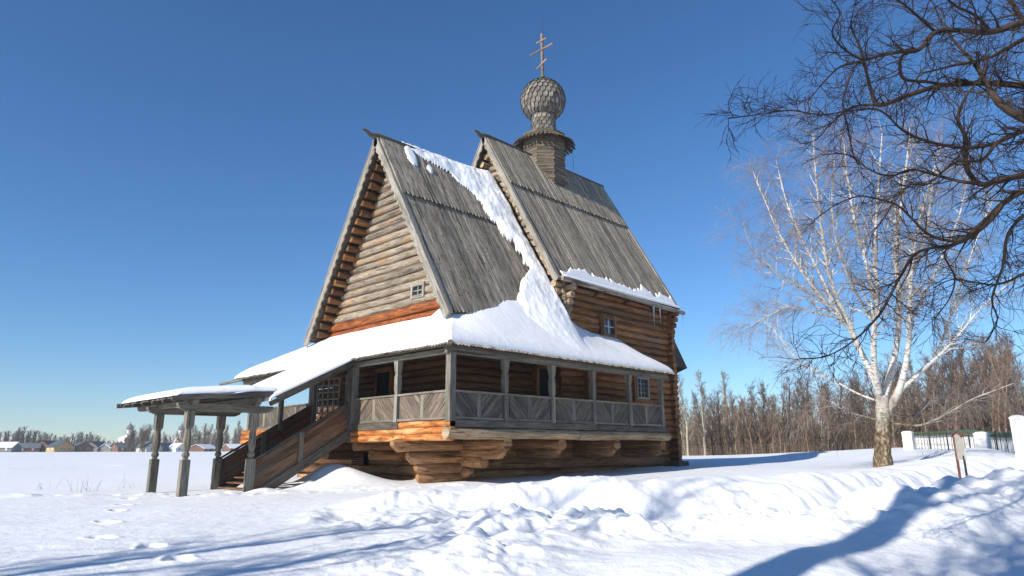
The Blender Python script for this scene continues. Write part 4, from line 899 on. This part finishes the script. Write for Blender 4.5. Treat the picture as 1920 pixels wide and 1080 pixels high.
# ---------------- the birch
rng=np.random.default_rng(11)
bb=np.array(at(1656,884,29.0)); 
birch=empty('birch_tree',tuple(bb),'big white-barked bare birch with many forking limbs, standing alone in the snow','tree')
tb=TB();tw=TB()
P,R_=px_line([(1656,905,56),(1656,884,46),(1655,850,36),(1655,800,30),(1655,765,29),(1653,740,22)],29,29); 
R_=R_*.84*(1+.05*np.sin(np.arange(len(R_))*2.1)); tb.add(P,R_,14)
limbs=[([(1652,760,20),(1643,722,18),(1612,655,15),(1578,592,12),(1541,560,9),(1502,505,7),(1462,440,5),(1432,370,4),(1412,322,2)],2.5),
([(1610,650,13),(1590,600,12),(1568,555,10),(1548,480,8),(1537,400,6),(1528,310,4),(1524,250,2)],-1.5),
([(1651,750,20),(1641,700,16),(1638,640,15),(1643,560,12),(1641,450,9),(1648,340,6),(1654,250,3)],-3),
([(1656,752,22),(1680,655,16),(1686,575,14),(1681,480,11),(1690,380,8),(1703,280,4),(1706,240,2)],2),
([(1663,775,26),(1688,725,19),(1703,650,14),(1706,560,11),(1716,450,8),(1742,350,5),(1765,270,2)],-2.5),
([(1684,735,17),(1716,708,13),(1752,670,9),(1777,610,7),(1801,535,6),(1831,450,4),(1862,375,2)],3),
([(1722,700,11),(1762,665,8),(1800,625,6),(1842,575,5),(1905,520,2)],-2),
([(1668,793,7),(1700,797,6.5),(1727,797,6),(1765,782,5),(1820,750,4),(1860,734,3),(1902,718,2)],-1.5),
([(1645,752,7),(1602,735,6),(1552,706,5),(1502,680,4),(1455,625,3),(1428,598,1.5)],3),
([(1582,598,7),(1532,588,6),(1482,574,4),(1442,592,3),(1408,610,1.5)],-2),
([(1541,562,7),(1502,542,6),(1442,502,5),(1412,470,3),(1392,415,1.5)],-3),
([(1672,776,5),(1712,780,4),(1745,752,3),(1772,738,2)],1.5),
([(1648,788,5),(1602,776,4),(1562,762,3),(1530,768,1.5)],-1.5),
([(1564,570,8),(1540,520,7),(1500,440,6),(1475,380,4),(1455,300,2)],4),
([(1640,560,9),(1620,480,8),(1600,400,6),(1588,320,4),(1580,250,2)],4.5),
([(1686,570,9),(1715,500,8),(1738,430,6),(1750,340,4),(1772,300,2)],-4),
([(1705,600,8),(1740,540,7),(1772,470,5),(1800,400,4),(1815,330,2)],4),
([(1638,600,9),(1600,540,7),(1570,460,6),(1560,380,4),(1565,300,2)],-4)]
for pts,dz in limbs:
    P,R_=px_line(pts,29+.0,29+dz); R_=np.maximum(R_*.66,.012); tb.add(P,R_,8 if pts[0][2]>10 else 6)
    twiggy(P,R_,tb,tw,rng,.20,1.7,.95,.75,1.1,n2=5,n3=4,start=.25 if len(pts)>5 else .2,ang=(.35,.85),minr=.0042)
tb.build('trunk',MAT['birch'],birch); tw.build('crown',MAT['birchtwig'],birch)
# ---------------- the dark tree whose limbs hang in from the right
rng=np.random.default_rng(23)
tb=TB();tw=TB(); ROOT=at(2200,560,11.0); rz_=gz(ROOT[0],ROOT[1])
old=empty('old_tree',(ROOT[0],ROOT[1],rz_),'old dark tree at the right edge whose crooked bare limbs hang into the sky','tree')
tr=np.array([(ROOT[0]+.10*math.sin(k*1.1),ROOT[1]+.12*math.cos(k*.9),rz_-.3+k*.9) for k in range(10)]); tb.add(tr,np.array([.48,.40,.35,.33,.31,.28,.25,.22,.17,.1]),12)
def from_trunk(p): # join a limb to the trunk
    z=np.clip(p[2]-.6,rz_+2,rz_+7.2); i=(z-rz_+.3)/.9; k=int(i); return tr[k]+(tr[k+1]-tr[k])*(i-k)
DL=[([(1960,28,20),(1920,41,18),(1858,60,15),(1800,57,12),(1754,60,12),(1723,93,11),(1690,97,9),(1650,104,8),(1619,114,7),(1578,124,5),(1548,150,4),(1515,190,2)],11,9,1),
([(1970,175,20),(1920,161,17),(1847,156,14),(1800,158,12),(1759,161,12),(1700,180,11),(1650,197,11),(1635,176,9),(1614,93,6),(1596,52,4),(1600,20,2)],10.5,12,1),
([(1960,235,26),(1920,222,22),(1878,197,19),(1858,171,14),(1827,119,9),(1790,78,6),(1765,40,4),(1750,5,2)],10,11.5,1),
([(1980,240,14),(1920,246,12),(1868,268,10),(1820,277,9),(1775,273,8),(1730,262,7),(1692,244,6),(1650,207,5),(1600,207,4),(1540,215,3),(1480,207,3),(1420,215,2.5),(1365,222,1.5)],11,8.5,1),
([(1970,330,17),(1920,329,15),(1878,337,14),(1837,345,13),(1811,311,12),(1811,259,10),(1796,223,8),(1811,181,6),(1840,140,4),(1850,90,2)],10,9.3,1),
([(1980,350,17),(1920,358,15),(1878,384,13),(1840,420,11),(1796,451,9),(1744,441,7),(1710,410,6),(1681,384,5),(1640,372,4),(1609,368,3.5),(1567,384,2.5),(1530,410,1.5)],9.5,11,1),
([(1878,386,12),(1850,420,10),(1800,455,8),(1723,472,7),(1690,515,6.5),(1666,560,6),(1648,591,6),(1604,636,4.5),(1552,667,3),(1500,673,1.5)],9.6,8.2,0),
([(1990,490,9),(1920,513,8),(1890,528,6),(1858,534,5),(1820,528,4),(1785,524,3),(1750,540,1.5)],9,10.5,1),
([(1723,93,9),(1692,104,8),(1688,135,8),(1700,150,8),(1735,153,8),(1775,158,7),(1810,150,5),(1850,170,3)],10.2,11,0),
([(1970,80,14),(1930,70,12),(1890,90,10),(1850,110,8),(1800,120,7),(1760,130,5),(1720,145,4),(1690,200,2)],12,12.5,1),
([(1985,420,11),(1930,400,9),(1890,440,8),(1880,500,6),(1860,560,5),(1870,600,3),(1850,640,1.5)],8.6,8.8,1),
([(1837,345,10),(1800,340,8),(1760,330,7),(1710,318,6),(1670,330,5),(1630,318,4),(1590,290,3),(1540,290,1.5)],10,11.5,0),
([(1650,197,7),(1600,200,5),(1560,230,4),(1530,262,3),(1500,270,1.5)],11.6,12.5,0),
([(1754,60,8),(1720,30,6),(1690,5,5),(1650,-15,3),(1600,10,1.5)],10.5,9.5,0),
([(1619,114,6),(1580,90,5),(1560,60,4),(1575,25,3),(1555,-5,2)],9.6,9,0),
([(1858,60,9),(1830,30,7),(1790,10,6),(1760,-20,4)],10.8,10,0),
([(1920,41,12),(1900,10,9),(1870,-20,7)],11,11.5,0),
([(1800,455,6),(1770,475,5),(1790,520,4),(1780,560,3),(1750,600,1.5)],9.4,9.8,0),
([(1868,268,8),(1840,300,7),(1790,305,6),(1740,345,5),(1700,350,4),(1650,420,2)],9.9,8.8,0),
([(1600,130,5),(1580,190,4),(1590,240,4),(1600,290,3),(1610,310,2)],9.2,9.5,0)]
for pts,d0,d1,j in DL:
    P,R_=px_line(pts,d0,d1)
    if j: a=from_trunk(P[0]); m_=(a+P[0])/2+np.array((0,0,.15)); P=np.vstack([[a],[m_],P]); R_=np.concatenate([[R_[0]*1.3,R_[0]*1.1],R_])
    R_=np.maximum(R_*.76,.008); tb.add(P,R_,7)
    twiggy(P,R_,tb,tw,rng,.11,.62,.36,.25,.35,n2=4,n3=2,ang=(.5,1.2),start=.10,minr=.0034,fall=.9 if P[-1][0]<0 else .6)
tb.build('trunk',MAT['dark'],old); tw.build('crown',MAT['dark'],old)
# ---------------- generic bare tree
def bare_tree(seed,H,r,spread,mat,dens=1.,twr=.012,lean=.02,up=.05,first=.25):
    g=np.random.default_rng(seed); tb=TB();tw=TB(); k=12
    P=wander((0,0,-.4),(g.normal(0,lean),g.normal(0,lean),1),H*.9+.4,k,.06,(0,0,.06),g); R_=np.interp(np.linspace(0,1,k+1),[0,.06,.6,1],[r*1.25,r,r*.55,twr]); tb.add(P,R_,6)
    nb=int(26*dens)
    for i in range(nb):
        q=first+(1-first)*((i+g.uniform(0,1))/nb); s=q*k; i0=min(int(s),k-1); p=P[i0]+(P[i0+1]-P[i0])*(s-i0)
        ll=spread*(1-.45*q)*g.uniform(.55,1.25)*H*.28; az=g.uniform(0,6.283); el=g.uniform(.35,.95)+.45*q
        B=wander(p,(math.cos(az)*math.cos(el),math.sin(az)*math.cos(el),math.sin(el)),ll,6,.12,(0,0,up),g); rb=max(r*.34*(1-.7*q),twr); tb.add(B,np.linspace(rb,twr*.8,7),4)
        for j in range(int(9*dens)):
            i1=int(g.integers(0,6)); C_=wander(B[i1],side_dir(unit(B[i1+1]-B[i1]),g.uniform(.4,.9),g),ll*g.uniform(.25,.55),4,.14,(0,0,up*.6),g); tw.add(C_,np.linspace(twr*.9,twr*.5,5),3)
            for z_ in range(3):
                i2=int(g.integers(0,4)); D_=wander(C_[i2],side_dir(unit(C_[i2+1]-C_[i2]),g.uniform(.4,.9),g),ll*g.uniform(.12,.3),3,.14,(0,0,.02),g); tw.add(D_,np.linspace(twr*.6,twr*.4,4),3)
    return tb,tw
def tree_proto(seed,H,r,spread,mat,loc,name,label,group,cat='tree',**kw):
    tb,tw=bare_tree(seed,H,r,spread,mat,**kw); o=empty(name,(0,0,0),label,cat,group)
    tb.build('trunk',MAT[mat],o); tw.build('crown',MAT[mat],o); o.location=loc; return o
def copy_tree(o,loc,rot,sc,label=None):
    c=o.copy(); COL.objects.link(c); c.location=loc; c.rotation_euler=(0,0,rot); c.scale=(sc,sc,sc*random.uniform(.9,1.1))
    if label: c['label']=label
    for ch in o.children: d=ch.copy(); COL.objects.link(d); d.parent=c
    return c
random.seed(17)
WG='bare brown trees of the wood beyond the snow field'; WL='bare brown tree in the dense wood beyond the snow field'
def spot(px,dist): # ground point seen in that column at that distance
    v=_fw+(px-960)/FPX*_r-(850-540)/FPX*_u; a=math.atan2(v[1],v[0]); return CAM[0]+dist*math.cos(a),CAM[1]+dist*math.sin(a)
protos=[tree_proto(100+i,[10,11,9,10.5,9.5][i],[.12,.15,.10,.13,.11][i],[.8,.95,.7,1.05,.85][i],'woods' if i%2==0 else 'woodsdark',(0,0,0),'bare_tree',WL,WG,dens=.95,twr=.016,up=.06,first=.12) for i in range(5)]
first=[True]*5
def plant(i,px,dist,sc,lab=WL):
    x,y=spot(px,dist); z=gz(x,y); 
    if first[i]: first[i]=False; o=protos[i]; o.location=(x,y,z); o.scale=(sc,)*3; return
    copy_tree(protos[i],(x,y,z),random.uniform(0,6.28),sc)
px=1262
rows=[(76,15,.95),(84,9,1.02),(92,8,1.1)]
for dist,st,sc in rows:
    px=1264+random.uniform(0,5)
    while px<1935:
        s_=sc*(np.interp(px,[1260,1400,1600,1700,1920],[.60,.72,.78,.86,1.02]))*random.uniform(.82,1.12)
        plant(random.randrange(5),px,dist+random.uniform(-3,3),s_); px+=st*random.uniform(.5,1.5)
pl=tree_proto(131,12,.16,.55,'pale',(0,0,0),'pale_tree','tall pale-barked bare tree just right of the church','tall pale trees at the left end of the wood',dens=1.2,twr=.02,up=.12,first=.2)
x,y=spot(1290,70); pl.location=(x,y,gz(x,y)); pl.scale=(.74,)*3
for px,d_,s_,l_ in ((1322,72,.82,'tallest pale-barked bare tree of the three at the left end of the wood'),(1372,80,.88,'pale bare tree farthest to the right of the pale trees')): x,y=spot(px,d_); copy_tree(pl,(x,y,gz(x,y)),px*.7,s_,l_)
# undergrowth and the depth of the wood
tw=TB(); g=np.random.default_rng(9)
for i in range(5200):
    px=g.uniform(1262,1945); d_=g.uniform(74,82) if i%2 else g.uniform(88,112); x,y=spot(px,d_); h=g.uniform(.8,2.2) if i%2 else g.uniform(3,7.2); r_=.014 if i%2 else .03
    P=wander((x,y,-2.0 if px<1640 else -1.6),(g.normal(0,.25),g.normal(0,.25),1),h,4,.12,(0,0,.05),g); tw.add(P,np.linspace(r_,r_*.4,5),3)
o=tw.build('undergrowth',MAT['woods']); tag(o,'dense brown undergrowth and thin stems filling the wood','undergrowth',kind='stuff')
# ---------------- trees outside the frame on the sun side, casting the shadows over the near snow
sh=tree_proto(201,15,.46,1.2,'dark',(-25,-14.9,0),'bare_tree','bare tree outside the left of the frame throwing the right-hand trunk shadow','',dens=.8,twr=.02,up=.08,first=.45)
if 'group' in sh: del sh['group']
sh.location=(-22.5,-15.6,-2.7)
s2=copy_tree(protos[1],(-30,-8.2,-2.7),2.0,1.55,'bare tree outside the left of the frame throwing thin branch shadows'); del s2['group']
s5=copy_tree(protos[3],(-27.5,-10.6,-2.7),4.0,1.5,'bushier bare tree outside the left of the frame beside the thin one'); del s5['group']
s4=copy_tree(sh,(-20.5,-14.1,-2.7),1.0,1.45,'tall bare tree outside the left of the frame with a long clear trunk'); s4.scale=(.95,.95,1.5)
s3=copy_tree(sh,(-21.5,-17.3,-2.7),4.0,1.0,'bare tree outside the frame nearest to the path, shading the right corner')
# ================================================================ far village
HB={}
def house(px,dist,wd,dp,hw,hr,wall,roof,rot,label,ry=.25,win=2,z=None,snowy=False):
    """gabled house: walls with gable ends, two roof slabs, windows"""
    x,y=spot(px,dist); z0=gz(x,y)-.3 if z is None else z
    h=empty('village_house',(0,0,0),label,'house')
    V=MB(); pid=npid(); a,b_=wd/2,dp/2
    V.prism([(-a,-b_,0),(a,-b_,0),(a,-b_,hw),(0,-b_,hw+hr),(-a,-b_,hw)],(0,dp,0)); V.build('wall',wall,h)
    r_=MB(); L=math.hypot(a,hr); e=.5
    for s in (-1,1):
        p0=np.array((0,-b_-e,hw+hr+.06)); d=np.array((s*a,0,-hr))/L; q=p0+d*(L+e); n_=np.array((hr*s,0,a))/L*.16
        r_.prism([p0,q,q+(0,dp+2*e,0),p0+(0,dp+2*e,0)],n_)
    ro=r_.build('roof',roof,h)
    c=MB(); c.box((a*.3,-.4,hw+hr*.3),(a*.3+.7,.3,hw+hr+.9)); c.build('chimney',MAT['brick'],ro)
    for i in range(win):
        u=-a+wd*(i+.7)/(win+.4); m_=MB(); m_.box((u-.45,-b_-.06,hw*.45),(u+.45,-b_+.02,hw*.45+1.2)); wo=m_.build('window',MAT['white'],h); m_=MB(); m_.box((u-.33,-b_-.09,hw*.45+.12),(u+.33,-b_-.05,hw*.45+1.08)); m_.build('pane',MAT['glass'],wo)
    for i in range(2):
        v=-b_+dp*(i+.6)/2.2; m_=MB(); m_.box((-a-.06,v-.45,hw*.45),(-a+.02,v+.45,hw*.45+1.2)); m_.build('window',MAT['white'],h)
    h.location=(x,y,z0+.1); h.rotation_euler=(0,0,rot); h.scale=(.8,.8,.72); return h
MAT['brick']=plain('chimney_brick',(.3,.14,.09),.9)
for n_,c_ in (('h_yellow',(.50,.32,.13)),('h_grey',(.22,.21,.2)),('h_brown',(.20,.11,.07)),('h_pale',(.50,.48,.40)),('h_white',(.68,.68,.66)),('r_red',(.16,.05,.045)),('r_blue',(.07,.10,.14)),('r_slate',(.16,.17,.19)),('r_deep',(.07,.11,.19))): MAT[n_]=plain(n_.replace('h_','house_').replace('r_','roofing_'),c_,.8,scale=1.2)
DV=315; A0=.9
house(12,DV,8,8,2.6,2.6,MAT['h_grey'],MAT['snow'],A0,'grey house with a snowy roof at the left edge of the village')
house(52,DV+10,7,9,2.4,2.3,MAT['h_brown'],MAT['r_slate'],A0+.4,'low brown house with slate roof left of the red-roofed one')
house(88,DV+14,9,12,3.0,3.2,MAT['h_brown'],MAT['r_red'],A0+1.5,'dark house with the long red roof in the village')
house(112,DV-6,8.5,9,2.8,3.0,MAT['h_yellow'],MAT['r_blue'],A0-.75,'yellow-gabled village house with white lower wall')
house(152,DV-2,8,13,2.5,2.8,MAT['h_brown'],MAT['r_blue'],A0-1.0,'brown-gabled house with a long blue-grey roof')
house(178,DV+12,8,12,3.0,2.7,MAT['h_grey'],MAT['r_blue'],A0+1.5,'large blue-grey roofed house behind the brown gable')
house(208,DV,7,8,2.2,2.2,MAT['h_grey'],MAT['snow'],A0+1.2,'small grey house under a snow-covered roof')
house(228,DV-4,7,8,2.4,2.5,MAT['h_brown'],MAT['r_slate'],A0+.9,'small brown house with slate roof left of the bare thicket')
house(279,DV-10,8,9,2.6,3.1,MAT['h_pale'],MAT['r_slate'],A0-.7,'pale gabled house seen just left of the canopy posts')
house(308,DV-6,7,10,2.5,2.4,MAT['h_grey'],MAT['r_deep'],A0+1.4,'house with a deep blue roof between the canopy posts')
house(332,DV-10,6,7,2.2,2.6,MAT['h_white'],MAT['snow'],A0-.7,'small white gabled house between the canopy posts')
house(380,DV,9,12,2.0,2.2,MAT['h_brown'],MAT['snow'],A0+1.3,'low house with a broad snowy roof right of the white gable')
house(438,DV+5,8,9,2.2,2.3,MAT['h_brown'],MAT['snow'],A0+.8,'low snowy-roofed house seen beside the stair foot')
def village_church(px,dist,s,label):
    x,y=spot(px,dist); z0=gz(x,y); h=empty('village_church',(0,0,0),label,'church'); m_=MB(); m_.box((-4*s,-4*s,0),(4*s,4*s,8*s)); m_.box((-9*s,-2.5*s,0),(-4.01*s,2.5*s,5*s)); m_.build('wall',MAT['render_wall'],h)
    m_=MB(); m_.lathe((0,0,0),[(5.6*s,8*s),(5.6*s,8.3*s),(1.8*s,10*s)],4,R(45)); m_.build('roof',MAT['snow'],h)
    m_=MB(); m_.lathe((0,0,0),[(1.6*s,9.4*s),(1.6*s,13*s),(1.7*s,13.1*s)],12); m_.build('drum',MAT['render_wall'],h)
    m_=MB(); m_.lathe((0,0,0),[(1.6*s,13*s),(2.2*s,14*s),(2.1*s,15*s),(1.2*s,16*s),(.3*s,17*s),(.1*s,18.5*s)],12); sharp(m_.build('dome',MAT['r_slate'],h),60); h.location=(x,y,z0); h.rotation_euler=(0,0,.6)
village_church(238,460,.95,'small white church with a dome rising above the village left of the thicket')
village_church(336,480,1.0,'far white church seen between the second and third canopy posts')
random.seed(31)
VG='bare trees among and behind the village houses'; VL='bare tree behind the village houses'
vp=[tree_proto(300+i,[9,8,10][i],[.16,.14,.18][i],[1.3,1.4,1.0][i],['woodsdark','woods','woods'][i],(0,0,0),'bare_tree',VL,VG,dens=1.0,twr=.035,up=.08,first=.12) for i in range(3)]
vf=[True]*3
def vplant(i,px,d_,sc):
    x,y=spot(px,d_); z=gz(x,y)
    if vf[i]: vf[i]=False; vp[i].location=(x,y,z); vp[i].scale=(sc,)*3; return
    copy_tree(vp[i],(x,y,z),random.uniform(0,6.28),sc)
for px in range(0,470,4):
    a=px+random.uniform(-3,3); h_=float(np.interp(a,[0,40,90,110,150,190,215,235,262,290,310,360,420,470],[.9,1.0,.85,.7,.95,.6,.6,.95,1.3,1.0,.9,1.15,1.2,1.2]))
    vplant(0 if a<185 else (1 if a<300 else random.choice((1,2))),a,DV+random.uniform(18,60),h_*random.uniform(.85,1.1))
for px,sc in ((244,1.0),(252,1.15),(261,1.2),(270,.95),(236,.8)): vplant(1,px,DV-14,sc*.95)
# ================================================================ fences, sign, pillars
def fence_line(name,label,pts,d0,d1,zs,hgt,post_px,mat,pick=None,rails=(.35,.85),cap=None,grp=None):
    A=np.array(at(*pts[0],d0));B=np.array(at(*pts[1],d1)); f=empty(name,tuple(A*[1,1,0]+[0,0,gz(A[0],A[1])]),label,'fence',grp)
    L=np.linalg.norm((B-A)[:2]); d=(B-A)/L; 
    n=post_px
    for i in range(n+1):
        p=A+(B-A)*i/n; z=gz(p[0],p[1]); m_=MB(); m_.bar((p[0],p[1],z-.4),(p[0],p[1],z+hgt+.12),.07 if pick is None or pick[2]!='w' else .14,.07,up=(1,0,0)); m_.build('post',MAT[mat if pick is None or pick[2]!='w' else 'iron'] if False else MAT[mat],f)
    k=int(L/pick[0]); m_=MB()
    for i in range(k):
        p=A+(B-A)*(i+.5)/k; z=gz(p[0],p[1]); h_=hgt+pick[3]*math.sin(i*.9); w_=pick[1]; q=d*w_/2
        m_.bar((p[0],p[1],z-.3),(p[0],p[1],z+h_),w_,.03,up=(d[0],d[1],0) if False else (-d[1],d[0],0))
    m_.build('pickets',MAT[mat],f)
    for rr in rails:
        m_=MB(); ks=max(4,int(L/2))
        for i in range(ks):
            p=A+(B-A)*i/ks;q=A+(B-A)*(i+1)/ks; m_.bar((p[0],p[1],gz(p[0],p[1])+hgt*rr),(q[0],q[1],gz(q[0],q[1])+hgt*rr),.05,.05)
        m_.build('rail',MAT[mat],f)
    if cap:
        m_=MB(); ks=max(6,int(L/1.2)); o_=np.array((-d[1],d[0],0))*-.10
        for i in range(ks):
            p=A+(B-A)*i/ks;q=A+(B-A)*(i+1)/ks; m_.bar((p[0],p[1],gz(p[0],p[1])+hgt-.02),(q[0],q[1],gz(q[0],q[1])+hgt-.02),.30,.30)
        m_.build('cap_rail',MAT[cap],f)
    return f
fence_line('white_fence','white picket fence with a green top rail in front of the wood at the right',((1709,838),(1925,833)),60,36,0,1.15,9,'render_wall',(.30,.16,'n',.04),(.3,.8),'green')
fence_line('iron_fence','thin black iron railing in front of the white picket fence',((1716,838),(1935,838)),54,32,0,1.2,5,'iron',(.9,.014,'n',0),(.92,))
fence_line('iron_fence','low dark iron fence running along the foot of the wood',((1278,858),(1640,856)),71,68,0,1.25,11,'iron',(.6,.018,'n',0),(.92,))
def pillar(px,dist,w_,h_,label,cap=True):
    x,y=spot(px,dist); z=gz(x,y)-.3; p=empty('gate_pillar',(x,y,z),label,'pillar','white masonry pillars of the picket fence'); m_=MB(); m_.box((x-w_/2,y-w_/2,z),(x+w_/2,y+w_/2,z+h_)); m_.build('shaft',MAT['render_wall'],p)
    m_=MB(); m_.lathe((x,y,z+h_),[(w_*.75,0),(w_*.75,.06),(w_*.5,.14),(0.01,.18)],4,R(45)); m_.build('cap',MAT['snow'],p)
pillar(1707,60,.65,1.5,'white pillar at the left end of the picket fence'); pillar(1846,46,.65,1.45,'white pillar standing in the middle of the picket fence'); pillar(1920,36,.52,1.95,'tall white gate pillar cut by the right edge')
# information board
SX,SY=spot(1800,26.5); sz0=-1.86; dv=np.array((.78,.55,0)); dv/=np.linalg.norm(dv)
sg=empty('information_board',(SX,SY,sz0),'small red-framed information board on two posts in the snow','sign')
p0=np.array((SX,SY,0))+dv*.25; p1=np.array((SX,SY,0))-dv*.22
m_=MB(); m_.bar(p0+(0,0,sz0-.4),p0+(0,0,sz0+1.15),.06,.06,up=dv); m_.build('frame_post',MAT['redframe'],sg)
m_=MB(); m_.bar(p1+(0,0,sz0-.4),p1+(0,0,sz0+.55),.05,.05,up=dv); m_.build('support_post',MAT['iron'],sg)
m_=MB(); pr=[(-.30,.42),(.30,.42),(.30,1.12),(.2,1.22),(0,1.27),(-.2,1.22),(-.30,1.12)]; nn=np.array((dv[1],-dv[0],0))
m_.prism([np.array((SX,SY,sz0))+dv*u+np.array((0,0,v))+nn*.0 for u,v in pr],nn*.04); m_.build('panel',MAT['board'],sg)
m_=MB()
for (a,b_),(c,e) in zip(pr[2:],pr[3:]): m_.bar(np.array((SX,SY,sz0))+dv*a*1.05+np.array((0,0,b_+.02)),np.array((SX,SY,sz0))+dv*c*1.05+np.array((0,0,e+.02)),.1,.03)
m_.build('frame',MAT['redframe'],sg)
# dry weeds poking through the snow at the left
g=np.random.default_rng(3)
for i,(px,py,l_) in enumerate(((172,912,'tallest dry weed stalks in the snow left of the canopy'),(95,905,'short dry weed tuft near the left edge of the snow field'),(232,900,'thin dry weed stalks between the footprints and the canopy'))):
    b_=at(px,py,(27,30,29)[i]); z=gz(b_[0],b_[1]); tw=TB()
    for k in range((16,7,6)[i]): tw.add(wander((b_[0]+g.normal(0,.35),b_[1]+g.normal(0,.35),z-.05),(g.normal(0,.35),g.normal(0,.35),1),g.uniform(.3,.75),4,.15,(0,0,0),g),np.linspace(.006,.003,5),3)
    tag(tw.build('dry_weed',MAT['pale']),l_,'weed','dry weeds poking out of the snow')
# ---------------------------------------------------------------- thin winter haze
bm_=MB(); bm_.box((-150,-150,-6),(520,620,30)); hz=bm_.build('haze',MAT['void']); tag(hz,'thin pale winter air over the whole field','haze',kind='stuff')
m=bpy.data.materials.new('haze_air'); m.use_nodes=True; t=m.node_tree; t.nodes.clear(); pv=t.nodes.new('ShaderNodeVolumePrincipled'); pv.inputs['Density'].default_value=.00038; pv.inputs['Color'].default_value=(.86,.91,1,1)
mo=t.nodes.new('ShaderNodeOutputMaterial'); t.links.new(pv.outputs[0],mo.inputs['Volume']); hz.data.materials.clear(); hz.data.materials.append(m)
